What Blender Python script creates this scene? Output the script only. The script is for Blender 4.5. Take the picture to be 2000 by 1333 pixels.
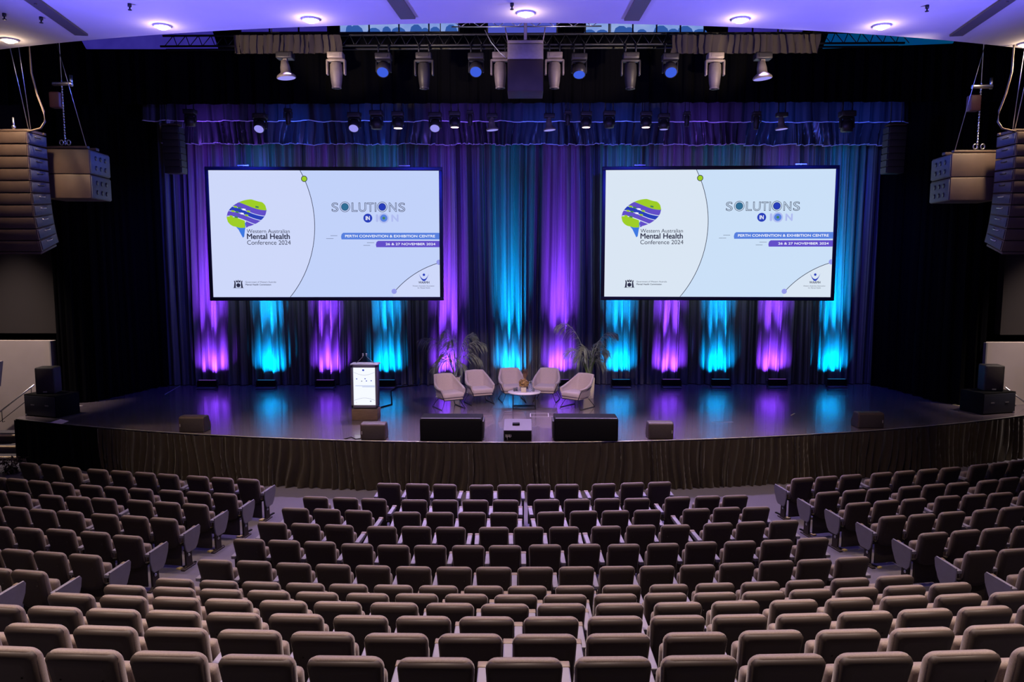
import bpy, bmesh, math, random
from mathutils import Vector, Matrix
PI = math.pi
for o in list(bpy.data.objects): bpy.data.objects.remove(o)
SC = bpy.context.scene
COL = SC.collection
random.seed(7)

# ------------------------------------------------------------------ camera
H = 5.43            # lens height above the floor in front of the stage
F = 1500.0          # focal length in pixels of the 2000 px wide frame
PITCH, YAW = math.radians(6.12), math.radians(0.955)
cam_d = bpy.data.cameras.new('camera')
cam = bpy.data.objects.new('camera', cam_d); COL.objects.link(cam)
cam_d.sensor_width = 36; cam_d.lens = 36 * F / 2000; cam_d.clip_start = .05; cam_d.clip_end = 200
cam.location = (0, 0, H)
cam.rotation_euler = (PI / 2 - PITCH, 0, YAW)
SC.camera = cam

def ray(px, py):
    x, z = (px - 1000) / F, (666.5 - py) / F
    v = Vector((x, math.cos(PITCH) + z * math.sin(PITCH), -math.sin(PITCH) + z * math.cos(PITCH)))
    return Matrix.Rotation(YAW, 3, 'Z') @ v
def at(px, py, Y):
    v = ray(px, py); t = Y / v.y
    return Vector((v.x * t, Y, H + v.z * t))
def onz(px, py, z):
    v = ray(px, py); t = (z - H) / v.z
    return Vector((v.x * t, v.y * t, z))

# ------------------------------------------------------------------ world, exposure
W = bpy.data.worlds.new('world'); SC.world = W; W.use_nodes = True
W.node_tree.nodes['Background'].inputs[0].default_value = (.10, .09, .16, 1)
W.node_tree.nodes['Background'].inputs[1].default_value = .02
vs = SC.view_settings
vs.view_transform = 'Standard'; vs.look = 'None'; vs.gamma = 1; vs.use_curve_mapping = False
vs.exposure = 0.0

def lamp(kind, name, loc, target, color, power, parent=None, size=.1, sizey=None, angle=60, blend=.5, spread=None):
    d = bpy.data.lights.new(name, kind); d.energy = power; d.color = color
    if kind == 'AREA':
        d.shape = 'RECTANGLE'; d.size = size; d.size_y = sizey or size
        if spread: d.spread = math.radians(spread)
    else:
        d.shadow_soft_size = size
        if kind == 'SPOT': d.spot_size = math.radians(angle); d.spot_blend = blend
    o = bpy.data.objects.new(name, d); COL.objects.link(o)
    o.location = loc
    dr = Vector(target) - Vector(loc)
    o.rotation_euler = dr.to_track_quat('-Z', 'Y').to_euler()
    if parent:
        o.parent = parent
        o.matrix_parent_inverse = parent_matrix(parent).inverted()
    return o
def parent_matrix(p):
    return Matrix.LocRotScale(p.location, p.rotation_euler, p.scale)

WARM = (1, .72, .46)
VIOLET = (.30, .20, 1)
PURPLE = (.24, .045, 1)
CYAN = (0, .38, 1)
BLUE = (.02, .035, 1)
# hall lamps whose fixtures lie behind the lens or outside the picture (ceiling downlights, wall uplights), and added fills
for x in (-6, 0, 6):
    for y, p in ((9.6, 1100), (6.4, 3400)):
        lamp('SPOT', 'hall_downlight', (x, y, 9.3), (x, y - 1.6, 0), (1, .76, .60), p, angle=84, blend=.7, size=.12)
for s in (-1, 1):      # violet wall uplights washing the ceiling
    lamp('AREA', 'wall_uplight', (s * 8.3, 10.3, 5.2), (s * 3.0, 12.2, 9.4), (.15, .13, 1), 360, size=1.2, sizey=.4, spread=110)
lamp('AREA', 'wall_uplight', (0, 3.0, 6.6), (0, 8.6, 9.4), (.15, .13, 1), 200, size=2.5, sizey=.4, spread=110)
for s in (-1, 1): lamp('SPOT', 'panel_fill', (s * 15.0, 20.3, 9.2), (s * 15.2, 21.6, 1.5), (1, .80, .70), 3200, angle=50, blend=.8, size=.1)  # added lamps, unseen, to brighten the pale panels beside the stage
for s in (-1, 1):
    for tx in (.9, 3.2, 5.6): lamp('SPOT', 'truss_fill', (s * 9.2, 9.4, 6.6), (s * tx, 18.6, 10.35), (1, .78, .50), 4200, angle=15, blend=.5, size=.1)  # added warm fill for the moving heads, no fixture stands there
# front-of-house profiles, in the ceiling slots: key light on the talk area and lectern
for x in (-3.6, 3.6):
    lamp('SPOT', 'front_profile', (x, 13.3, 9.25), (0, 21.9, 1.75), (1, .76, .70), 2300, angle=29, blend=.45, size=.08)
lamp('SPOT', 'front_profile', (-6.2, 13.6, 9.25), (-4.4, 20.2, 1.6), (1, .86, .78), 600, angle=16, blend=.4, size=.08)

# ------------------------------------------------------------------ materials
def srgb(r, g, b):
    f = lambda c: (c / 255 / 12.92) if c / 255 <= .04045 else ((c / 255 + .055) / 1.055) ** 2.4
    return (f(r), f(g), f(b))
def mat(name, col, rough=.6, metal=0, spec=.5, noise=0, nscale=20, col2=None, bump=0, bscale=80, emit=0, sheen=0, stretch=None, coat=0, trans=0):
    m = bpy.data.materials.new(name); m.use_nodes = True
    nt = m.node_tree; b = nt.nodes['Principled BSDF']
    I = b.inputs
    I['Base Color'].default_value = (*col, 1); I['Roughness'].default_value = rough; I['Metallic'].default_value = metal
    I['Specular IOR Level'].default_value = spec
    if sheen: I['Sheen Weight'].default_value = sheen
    if coat: I['Coat Weight'].default_value = coat
    if trans: I['Transmission Weight'].default_value = trans
    tc = nt.nodes.new('ShaderNodeTexCoord'); mp = nt.nodes.new('ShaderNodeMapping')
    nt.links.new(tc.outputs['Object'], mp.inputs[0])
    if stretch: mp.inputs['Scale'].default_value = stretch
    if noise or col2:
        n = nt.nodes.new('ShaderNodeTexNoise'); n.inputs['Scale'].default_value = nscale; n.inputs['Detail'].default_value = 4
        nt.links.new(mp.outputs[0], n.inputs['Vector'])
        mx = nt.nodes.new('ShaderNodeMix'); mx.data_type = 'RGBA'
        c2 = col2 or tuple(c * (1 - noise) for c in col)
        mx.inputs['A'].default_value = (*col, 1); mx.inputs['B'].default_value = (*c2, 1)
        rp = nt.nodes.new('ShaderNodeMapRange'); rp.inputs[1].default_value = .35; rp.inputs[2].default_value = .65
        nt.links.new(n.outputs[0], rp.inputs[0]); nt.links.new(rp.outputs[0], mx.inputs['Factor'])
        nt.links.new(mx.outputs['Result'], I['Base Color'])
    if bump:
        n2 = nt.nodes.new('ShaderNodeTexNoise'); n2.inputs['Scale'].default_value = bscale; n2.inputs['Detail'].default_value = 3
        nt.links.new(mp.outputs[0], n2.inputs['Vector'])
        bp = nt.nodes.new('ShaderNodeBump'); bp.inputs['Strength'].default_value = bump; bp.inputs['Distance'].default_value = .01
        nt.links.new(n2.outputs[0], bp.inputs['Height']); nt.links.new(bp.outputs[0], I['Normal'])
    if emit:
        I['Emission Color'].default_value = (*col, 1); I['Emission Strength'].default_value = emit
    return m
def emi(name, col, s=1):
    m = bpy.data.materials.new(name); m.use_nodes = True; nt = m.node_tree
    nt.nodes.remove(nt.nodes['Principled BSDF'])
    e = nt.nodes.new('ShaderNodeEmission'); e.inputs[0].default_value = (*col, 1); e.inputs[1].default_value = s
    nt.links.new(e.outputs[0], nt.nodes['Material Output'].inputs[0])
    return m
M = dict(
    fabric=mat('seat_fabric', (.130, .092, .082), .62, noise=.25, nscale=90, bump=.25, bscale=400, sheen=.25),
    shell=mat('seat_shell', (.025, .017, .015), .6, spec=.35),
    lower=mat('seat_lower', (.035, .026, .022), .8, noise=.2),
    arm=mat('arm_grey', (.14, .13, .175), .5, noise=.12, nscale=8),
    armcap=mat('arm_cap', (.13, .095, .07), .55),
    chrome=mat('metal', (.55, .55, .58), .3, 1),
    dark=mat('dark_metal', (.010, .010, .013), .5),
    black=mat('black', (.003, .003, .0035), .8, spec=.1),
    blackbox=mat('speaker_black', (.028, .025, .024), .55, noise=.2, nscale=30, bump=.2, bscale=300),
    brownbox=mat('speaker_brown', (.060, .038, .028), .55, noise=.2, nscale=4, bump=.15, bscale=300),
    grille=mat('speaker_grille_blue_lit', (.05, .06, .10), .5, bump=.5, bscale=500, noise=.3, nscale=60),  # blue tint put into the colour for stage light on the boxes
    carpet=mat('carpet', (.105, .096, .128), .95, noise=.25, nscale=120, bump=.4, bscale=500),
    riser=mat('riser', (.05, .045, .055), .8),
    stage=mat('stage_vinyl', (.075, .060, .072), spec=1.0, rough=.27, coat=.35, col2=(.125, .098, .112), nscale=1.6, bump=.12, bscale=6, stretch=(1, 5, 1)),
    edge=mat('stage_edge', (.5, .48, .46), .35, .6),
    skirt=mat('skirt_velvet', (.023, .015, .008), .85, spec=.25, sheen=.15, noise=.2, nscale=5, stretch=(3, 3, .8)),
    skirtb=mat('skirt_black', (.004, .004, .005), .85, spec=.05),
    drape=mat('black_drape', (.0025, .0025, .0032), .9, spec=.04),
    bdrop=mat('backdrop_satin', (.075, .075, .08), .42, spec=.6),
    valance=mat('valance_satin', (.055, .055, .07), .28, spec=.7),
    hem=mat('valance_hem_lit', (.8, .75, .9), .5),  # made pale in place of light caught along the bottom edge
    ceiling=mat('ceiling_paint', (.62, .60, .64), .9, noise=.06, nscale=1),
    slot=mat('slot_grey', (.10, .09, .09), .6),
    wall=mat('wall_paint', (.40, .34, .32), .85, noise=.08, nscale=1.2),
    wallup=mat('wall_dark', (.014, .010, .010), .9),
    void=mat('void', (.004, .004, .005), .95),
    pink=mat('chair_boucle', (.46, .36, .37), .85, noise=.12, nscale=60, bump=.3, bscale=300, sheen=.3),
    tabletop=mat('table_white', (.52, .48, .47), .3, noise=.06),
    leaf=mat('palm_leaf', (.34, .38, .27), .45, noise=.4, nscale=10),
    stem=mat('palm_stem', (.10, .16, .04), .6),
    pot=mat('pot_cream', (.62, .54, .42), .6, noise=.08),
    gold=mat('dried_flower', (.45, .26, .08), .6, noise=.5, nscale=40),
    brownfl=mat('dried_grass', (.20, .11, .07), .8),
    wood=mat('plinth_wood', (.22, .135, .07), .5, noise=.3, nscale=5, stretch=(1, 1, 8)),
    silver=mat('lectern_frame', (.20, .19, .20), .4, .4),
    glass=mat('clear_glass', (.9, .92, 1), .05, trans=.9),
    tape=mat('tape_white', (.30, .27, .29), .7),
    tapey=mat('tape_yellow', (.75, .62, .22), .7),
    paper=mat('paper', (.8, .62, .66), .8),
    head=mat('lamp_body', (.33, .27, .22), .45, .2, noise=.15, nscale=12),
    headd=mat('lamp_body_dark', (.05, .045, .045), .4, .3),
    headb=emi('wash_glow_blue', (.05, .12, .80), .9),  # glow stands in for blue light falling on the lamp bodies
    headl=emi('wash_glow_lilac', (.35, .32, .95), .9),  # lilac glow likewise replaces light on the heads
    pinkl=emi('lit_lens_pink', (1, .62, .60), 5),
    warml=emi('downlight_glow', (1, .80, .60), 28),
    tan=mat('nosing_tan', (.55, .42, .26), .6),
    yellow=mat('nosing_yellow', (.65, .52, .15), .5),
    motor=mat('hoist_red', (.11, .045, .04), .5),
    bush=mat('dry_bush', (.05, .032, .025), .9),
    led=emi('led_strip', (.5, .35, 1), 1.0),
)

# ------------------------------------------------------------------ mesh helpers
class MB:
    def __init__(s): s.bm = bmesh.new()
    def _add(s, fn, mtx, mi=0, smooth=False):
        n = set(s.bm.faces); r = fn()
        vs_ = r['verts']
        bmesh.ops.transform(s.bm, matrix=mtx, verts=vs_)
        for f in s.bm.faces:
            if f not in n: f.material_index = mi; f.smooth = smooth
        return vs_
    def box(s, c, d, rot=None, bev=0, seg=2, mi=0, taper=None, smooth=False):
        """c centre, d full size, rot euler, taper (x,y) scale of the top face"""
        t = bmesh.new(); bmesh.ops.create_cube(t, size=1)
        for v in t.verts:
            k = taper if (taper and v.co.z > 0) else (1, 1)
            v.co = Vector((v.co.x * d[0] * k[0], v.co.y * d[1] * k[1], v.co.z * d[2]))
        if bev: bmesh.ops.bevel(t, geom=t.edges[:], offset=bev, segments=seg, profile=.5, affect='EDGES')
        m = Matrix.Translation(c)
        if rot: 
            from mathutils import Euler
            m = m @ Euler(rot).to_matrix().to_4x4()
        bmesh.ops.transform(t, matrix=m, verts=t.verts)
        s.join(t, mi, smooth or bev > 0); return s
    def join(s, t, mi=0, smooth=False):
        mp = {v: s.bm.verts.new(v.co) for v in t.verts}
        for f in t.faces:
            try:
                g = s.bm.faces.new([mp[v] for v in f.verts]); g.material_index = mi; g.smooth = smooth
            except ValueError: pass
        t.free()
    def cyl(s, p, q, r, r2=None, n=12, mi=0, cap=True):
        p, q = Vector(p), Vector(q); d = q - p
        t = bmesh.new()
        bmesh.ops.create_cone(t, cap_ends=cap, segments=n, radius1=r, radius2=r if r2 is None else r2, depth=d.length)
        bmesh.ops.transform(t, matrix=Matrix.Translation((p + q) / 2) @ d.to_track_quat('Z', 'Y').to_matrix().to_4x4(), verts=t.verts)
        s.join(t, mi, True); return s
    def sph(s, c, r, sc=(1, 1, 1), n=12, mi=0):
        t = bmesh.new(); bmesh.ops.create_uvsphere(t, u_segments=n, v_segments=max(6, n // 2), radius=r)
        for v in t.verts: v.co = Vector((v.co.x * sc[0], v.co.y * sc[1], v.co.z * sc[2])) + Vector(c)
        s.join(t, mi, True); return s
    def tube(s, pts, r, n=8, mi=0, closed=False):
        pts = [Vector(p) for p in pts]; rings = []
        N = len(pts)
        for i, p in enumerate(pts):
            a = pts[i - 1] if (i or closed) else p; b = pts[(i + 1) % N] if (i < N - 1 or closed) else p
            d = (b - a).normalized()
            u = d.cross(Vector((0, 0, 1)))
            if u.length < .05: u = d.cross(Vector((0, 1, 0)))
            u.normalize(); w = u.cross(d)
            rr = r[i] if isinstance(r, (list, tuple)) else r
            rings.append([s.bm.verts.new(p + (u * math.cos(2 * PI * k / n) + w * math.sin(2 * PI * k / n)) * rr) for k in range(n)])
        for i in range(N if closed else N - 1):
            A, B = rings[i], rings[(i + 1) % N]
            for k in range(n):
                f = s.bm.faces.new((A[k], A[(k + 1) % n], B[(k + 1) % n], B[k])); f.smooth = True; f.material_index = mi
        if not closed:
            for rg, rev in ((rings[0], False), (rings[-1], True)):
                f = s.bm.faces.new(rg if not rev else rg[::-1]); f.material_index = mi
        return s
    def lathe(s, prof, c=(0, 0, 0), n=24, mi=0):
        c = Vector(c); rings = [[s.bm.verts.new(c + Vector((r * math.cos(2 * PI * k / n), r * math.sin(2 * PI * k / n), z))) for k in range(n)] for r, z in prof]
        for i in range(len(rings) - 1):
            for k in range(n):
                f = s.bm.faces.new((rings[i][k], rings[i][(k + 1) % n], rings[i + 1][(k + 1) % n], rings[i + 1][k])); f.smooth = True; f.material_index = mi
        for rg in (rings[0], rings[-1]):
            try: s.bm.faces.new(rg).material_index = mi
            except ValueError: pass
        return s
    def prism(s, poly, axis, a, b, mi=0, bev=0):
        """poly: 2D outline, extruded along axis ('x','y','z') from a to b"""
        t = bmesh.new()
        def P(u, v, w): return {'x': (w, u, v), 'y': (u, w, v), 'z': (u, v, w)}[axis]
        A = [t.verts.new(P(u, v, a)) for u, v in poly]; B = [t.verts.new(P(u, v, b)) for u, v in poly]
        n = len(poly)
        t.faces.new(A); t.faces.new(B[::-1])
        for k in range(n): t.faces.new((A[k], B[k], B[(k + 1) % n], A[(k + 1) % n]))
        bmesh.ops.recalc_face_normals(t, faces=t.faces)
        if bev: bmesh.ops.bevel(t, geom=t.edges[:], offset=bev, segments=2, profile=.5, affect='EDGES')
        s.join(t, mi, False); return s
    def grid(s, rows, mi=0, smooth=True, closeu=False):
        V = [[s.bm.verts.new(p) for p in r] for r in rows]
        for i in range(len(V) - 1):
            n = len(V[i])
            for k in range(n if closeu else n - 1):
                f = s.bm.faces.new((V[i][k], V[i][(k + 1) % n], V[i + 1][(k + 1) % n], V[i + 1][k])); f.smooth = smooth; f.material_index = mi
        return s
    def flat(s, pts, mi=0):
        f = s.bm.faces.new([s.bm.verts.new(p) for p in pts]); f.material_index = mi; return s
    def mesh(s, name, mats, recalc=True):
        if recalc: bmesh.ops.recalc_face_normals(s.bm, faces=s.bm.faces)
        me = bpy.data.meshes.new(name); s.bm.to_mesh(me); s.bm.free()
        for m in (mats if isinstance(mats, (list, tuple)) else [mats]): me.materials.append(m)
        return me
    def obj(s, name, mats, parent=None, loc=None, rot=None, recalc=True):
        return link(name, s.mesh(name, mats, recalc), parent, loc, rot)
def link(name, me, parent=None, loc=None, rot=None):
    o = bpy.data.objects.new(name, me); COL.objects.link(o)
    if parent: o.parent = parent
    if loc is not None: o.location = loc
    if rot is not None: o.rotation_euler = rot
    return o
def thing(name, label, cat, loc=(0, 0, 0), rz=0, group=None):
    o = bpy.data.objects.new(name, None); COL.objects.link(o); o.empty_display_size = .2
    o.location = loc; o.rotation_euler = (0, 0, rz)
    return tag(o, label, cat, group)
def tag(o, label, cat, group=None):
    o['label'] = label; o['category'] = cat
    if group: o['group'] = group
    return o
def struct(o): o['kind'] = 'structure'; return o
def dup(root, loc=None, rz=None, label=None, group=None):
    def cp(o, par):
        c = o.copy(); COL.objects.link(c); c.parent = par
        for ch in list(o.children): cp(ch, c)
        return c
    r = cp(root, None)
    if loc is not None: r.location = loc
    if rz is not None: r.rotation_euler = (0, 0, rz)
    if label: r['label'] = label
    if group: r['group'] = group
    return r
def text_mesh(body, size, offset=0, align='LEFT', fill_extr=0.0, spacing=1.0, bevel=0):
    c = bpy.data.curves.new('lettering', 'FONT'); c.body = body; c.size = size; c.offset = offset; c.align_x = align
    if bevel: c.fill_mode = 'NONE'; c.bevel_depth = bevel; c.bevel_resolution = 0
    c.extrude = fill_extr; c.space_character = spacing
    o = bpy.data.objects.new('lettering', c); COL.objects.link(o)
    bpy.context.view_layer.update()
    dg = bpy.context.evaluated_depsgraph_get()
    me = bpy.data.meshes.new_from_object(o.evaluated_get(dg))
    bpy.data.objects.remove(o); bpy.data.curves.remove(c)
    me.name = 'lettering'
    return me

# ================================================================== THE HALL
CX, CY = -.85, 51.0                       # centre of the seating arcs
DROP = [4.50, 4.45, 4.38, 4.31, 4.24, 4.17, 4.02, 3.74, 3.44, 3.12, 2.81, 2.49, 2.17, 1.85]
BACK_H = .93
FZ = [H - d - BACK_H for d in DROP]; FZ[0] = 0.0
RHO = [36.07, 37.2, 38.12, 39.05, 40.04, 41.0, 41.95, 42.8, 43.68, 44.63, 45.55, 46.48, 47.45, 48.4]
ZS = 1.19                                 # stage height
def arc(r, a, z, cx=CX, cy=CY): return Vector((cx + r * math.sin(a), cy - r * math.cos(a), z))

fl = MB(); AN = [math.radians(-33 + 66 * i / 60) for i in range(61)]
prof = [(27.0, 0), (RHO[0] + .18, 0)]
for k in range(1, 14):
    r0 = RHO[k - 1] + .18; prof += [(r0, FZ[k]), (RHO[k] + .18 if k < 13 else 56, FZ[k])]
for i in range(len(prof) - 1):
    riser = abs(prof[i][0] - prof[i + 1][0]) < 1e-6
    rows_ = [[arc(prof[j][0], -a, prof[j][1]) for a in AN] for j in (i, i + 1)]
    fl.grid(rows_, mi=1 if riser else 0, smooth=False)
struct(fl.obj('floor', [M['carpet'], M['riser']]))

# stage: arc centre/radius measured on its front edge
SX, SY, SR = -1.0, 51.15, 33.64
A0 = math.asin((-13.6 - SX) / SR); A1 = math.asin((15.2 - SX) / SR)
def sarc(t, dr=0, z=ZS):
    a = A0 + (A1 - A0) * t
    return Vector((SX + (SR - dr) * math.sin(a), SY - (SR - dr) * math.cos(a), z))
outl = [sarc(i / 80) for i in range(81)]
poly = [(p.x, p.y) for p in outl] + [(15.2, 27.2), (-13.6, 26.4)]
m_ = MB().prism(poly, 'z', ZS - .08, ZS)
m_.prism([(p.x, p.y) for p in [sarc(i / 80, .08) for i in range(81)]] + [(15.0, 27.0), (-13.5, 26.2)], 'z', 0, ZS - .08)
deck = struct(m_.obj('floor_stage', M['stage']))
e = MB().tube([sarc(i / 80, -.012, ZS - .012) for i in range(81)], .013, n=6)
struct(e.obj('trim_1', M['edge']))

# ------------------------------------------------------------------ draped cloth
def pleats(path, z0, z1, pitch, amp, seed, nz=10, ds=.025, flare=1.0, hemwave=0.0, sharp=0.0, drift=.05, closed_bottom=None):
    rnd = random.Random(seed)
    pts = [Vector((p[0], p[1], 0)) for p in path]
    L = [0]
    for i in range(1, len(pts)): L.append(L[-1] + (pts[i] - pts[i - 1]).length)
    N = int(L[-1] / ds); phase = []; ph = 0; per = pitch; am = []; a = amp; cnt = 0
    for i in range(N + 1):
        ph += 2 * PI * ds / per; cnt += ds
        if cnt > per: cnt = 0; per = pitch * rnd.uniform(.55, 1.5); a = amp * rnd.uniform(.45, 1.3)
        phase.append(ph); am.append(a)
    for _ in range(3):
        am = [am[0]] + [(am[i - 1] + am[i] + am[i + 1]) / 3 for i in range(1, N)] + [am[N]]
    w1, w2, w3 = rnd.random() * 6, rnd.random() * 6, rnd.random() * 6
    rows_ = []
    for j in range(nz + 1):
        tz = j / nz; z = z0 + (z1 - z0) * tz; row = []
        k = (1 + (flare - 1) * (1 - tz) ** 2)
        for i in range(N + 1):
            s = i * ds; q = 0
            while q < len(L) - 2 and L[q + 1] < s: q += 1
            u = (s - L[q]) / max(1e-6, L[q + 1] - L[q]); d = (pts[q + 1] - pts[q])
            b = pts[q] + d * u; d.normalize(); nrm = Vector((d.y, -d.x, 0))
            p = phase[i] + drift / pitch * 2 * PI * (math.sin(s * 1.7 + w1 + tz * 1.9) * (1 - tz))
            f = math.sin(p) + .38 * math.sin(2.3 * p + w2) + .22 * math.sin(4.7 * p + w3 + tz * 2)
            zz = z
            if hemwave and j == 0: zz += hemwave * (math.sin(s * 3.1 + w2) + math.sin(s * 7.3 + w1)) * .5
            row.append(b + nrm * am[i] * f * k + d * (.03 * math.sin(p * 1.3 + tz)) + Vector((0, 0, zz)))
        rows_.append(row)
    return rows_
def bline(x): return 25.70 + .028 * x    # plane of the back curtain
def curtain(name, label, path, z0, z1, pitch, amp, seed, m, group=None, cat='curtain', hem=None, **kw):
    R = pleats(path, z0, z1, pitch, amp, seed, **kw)
    o = MB().grid(R).obj(name, m, recalc=False); tag(o, label, cat, group)
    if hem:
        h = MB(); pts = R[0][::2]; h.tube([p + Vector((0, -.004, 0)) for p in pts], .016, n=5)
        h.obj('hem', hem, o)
    return o
BX0, BX1 = -12.3, 12.1
curtain('backdrop_curtain', 'tall pleated rear stage curtain washed in violet and cyan columns',
        [(BX0, bline(BX0)), (BX1, bline(BX1))], ZS + .02, 11.6, .30, .10, 3, M['bdrop'], nz=14, flare=1.25, ds=.02, drift=.10)
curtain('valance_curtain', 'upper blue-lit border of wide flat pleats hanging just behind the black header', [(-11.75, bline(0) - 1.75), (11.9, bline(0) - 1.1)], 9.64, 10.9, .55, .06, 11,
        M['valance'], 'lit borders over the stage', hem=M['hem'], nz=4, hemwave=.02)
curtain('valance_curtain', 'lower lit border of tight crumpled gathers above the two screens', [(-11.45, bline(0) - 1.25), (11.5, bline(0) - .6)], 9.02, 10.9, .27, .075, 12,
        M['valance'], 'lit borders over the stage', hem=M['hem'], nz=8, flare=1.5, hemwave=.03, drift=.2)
curtain('header_curtain', 'wide black header drape masking the top of the stage opening', [(-15.2, 21.0), (15.2, 21.0)], 9.55, 13.4, .5, .05, 13, M['drape'], nz=3)
curtain('side_curtain', 'black wing drape closing the lectern side of the stage', [(-13.78, 22.35), (-13.2, 22.1), (-12.75, 22.5), (-12.45, 23.6), (-12.15, 24.9), (-11.9, 25.2)], ZS + .02, 13.2, .32, .075, 21, M['drape'],
        'black wing drapes', nz=8, flare=1.3)
curtain('side_curtain', 'black wing drape closing the stage on the side away from the lectern', [(11.6, 25.7), (11.95, 25.2), (12.15, 23.6), (12.3, 22.6), (12.7, 22.25), (13.38, 22.42)], ZS + .02, 13.2, .32, .075, 22, M['drape'],
        'black wing drapes', nz=8, flare=1.3)
# stage skirt
n0 = 8
curtain('stage_skirt', 'long brown velvet skirt hanging in gathers round the curved stage front', [tuple(sarc(i / 80, -.06)[:2]) for i in range(n0, 81)], .01, ZS - .03, .20, .036, 31, M['skirt'], cat='stage skirt',
        group='stage skirts', nz=8, flare=1.6, ds=.02, drift=.12)
curtain('stage_skirt', 'short smooth black skirt panel at the lectern end of the stage front', [tuple(sarc(i / 80, -.06)[:2]) for i in range(0, n0 + 1)], .01, ZS - .03, .35, .018, 32, M['skirtb'], cat='stage skirt',
        group='stage skirts', nz=5)

# ------------------------------------------------------------------ ceiling (curved front edge), slots, downlights
KX, KY, KR, ZC = -.66, 43.76, 30.17, 9.43
cp = []
for i in range(61):
    a = math.radians(-32 + 64 * i / 60); cp.append((KX + KR * math.sin(a), KY - KR * math.cos(a)))
cp = cp + [(16.5, -5), (-16.5, -5)]
struct(MB().prism(cp, 'z', ZC, ZC + .22).obj('ceiling', M['ceiling']))
tn = 2
for a_, b_ in (((-2.08, 11.2), (-1.95, 13.25)), ((1.86, 11.2), (1.78, 13.4)), ((-7.35, 10.6), (-7.93, 14.1)), ((7.2, 10.6), (7.72, 14.4))):
    p, q = Vector((*a_, ZC)), Vector((*b_, ZC)); d = (q - p).normalized(); n = Vector((d.y, -d.x, 0)) * (.125 if abs(a_[0]) < 3 else .11)
    s_ = MB(); s_.prism([(p + n)[:2], (q + n)[:2], (q - n)[:2], (p - n)[:2]], 'z', ZC - .035, ZC + .01)
    s_.box((p + q) / 2 + Vector((0, 0, -.045)), (.03, .03, .02))
    struct(s_.obj('trim_%d' % tn, M['slot'])); tn += 1
spots = [(18, 77), (317, 50), (607, 37), (1027, 25), (1446, 37), (1722, 50), (2005, 85)]
where = ['above the hanging speaker column at the lectern end', 'above the sub box on the lectern side', 'above the screen over the lectern', 'above the middle speaker pair',
         'above the screen away from the lectern', 'above the header end away from the lectern', 'above the hanging speaker column away from the lectern']
for i, (px, py) in enumerate(spots):
    p = onz(px, py, ZC)
    t = thing('ceiling_downlight', 'warm ceiling downlight ' + where[i], 'downlight', (p.x, p.y, ZC), group='ceiling downlights')
    MB().lathe([(.10, .0), (.12, -.02), (.14, -.03), (.15, -.012), (.15, 0)]).obj('trim_ring', M['ceiling'], t)
    MB().sph((0, 0, -.02), .10, (1, 1, .5), n=16).obj('lens', M['warml'], t)
    lamp('SPOT', 'lamp', (p.x, p.y, ZC - .09), (p.x, p.y - .3, 0), WARM, 950, t, angle=98, blend=.5, size=.09)
    lamp('POINT', 'glow', (p.x, p.y - .02, ZC - .13), (p.x, p.y, 0), WARM, 9, t, size=.05)
for i, (px, py) in enumerate([(253, 7), (80, 33), (8, 26), (1000, 6), (1811, 10)]):     # small ceiling sprinklers
    p = onz(px, py, ZC)
    s_ = MB().cyl((0, 0, 0), (0, 0, -.05), .03).cyl((0, 0, -.05), (0, 0, -.09), .012).cyl((0, 0, -.09), (0, 0, -.1), .03)
    tag(s_.obj('sprinkler', M['dark'], None, p), 'small dark ceiling sprinkler ' + ['between the third slot and the first lamps', 'beside the long slot over the lectern end', 'at the very corner over the lectern end', 'just before the middle downlight', 'over the side away from the lectern'][i], 'sprinkler', 'ceiling sprinklers')

# ------------------------------------------------------------------ shell of the room
struct(MB().box((0, 27.4, 7), (34, .2, 15)).obj('wall_back', M['void']))
struct(MB().box((-17, 11, 7), (.2, 33, 15)).obj('wall_left', M['wallup']))
struct(MB().box((17, 11, 7), (.2, 33, 15)).obj('wall_right', M['wallup']))
struct(MB().box((0, -5.2, 7), (34, .2, 15)).obj('wall_rear', M['wallup']))
struct(MB().box((0, 21, 14.3), (34, 14, .2)).obj('ceiling_fly_tower', M['void']))
# dark upper side walls and pale panels beside the stage
zt = at(50, 666, 22.35).z
struct(MB().box((-15.3, 22.9, 8.4), (3.0, .3, 10.4)).obj('wall_upper_lectern_side', M['wallup']))
struct(MB().box((15.3, 22.9, 8.4), (2.6, .3, 10.4)).obj('wall_upper_far_side', M['wallup']))
xl = at(103, 700, 22.35).x; xr = at(1922, 700, 22.35).x
for nm, x0, x1 in (('wall_panel_lectern_side', -16.9, xl), ('wall_panel_far_side', xr, 16.9)):
    struct(MB().box(((x0 + x1) / 2, 22.45, zt / 2), (x1 - x0, .2, zt)).obj(nm, M['wall']))
struct(MB().box((xl + .02, 22.35, zt / 2), (.04, .26, zt)).obj('trim_6', M['edge']))
struct(MB().box((xr - .02, 22.35, zt / 2), (.04, .26, zt)).obj('trim_7', M['edge']))
# jutting return of the side wall at the very edge, lectern side
q = at(-8, 708, 20.6)
struct(MB().prism([(-16.9, q.z), (q.x, q.z), (q.x - .12, 1.9), (-16.9, 1.2)], 'y', 20.6, 20.9).obj('wall_return', M['wall']))

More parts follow.
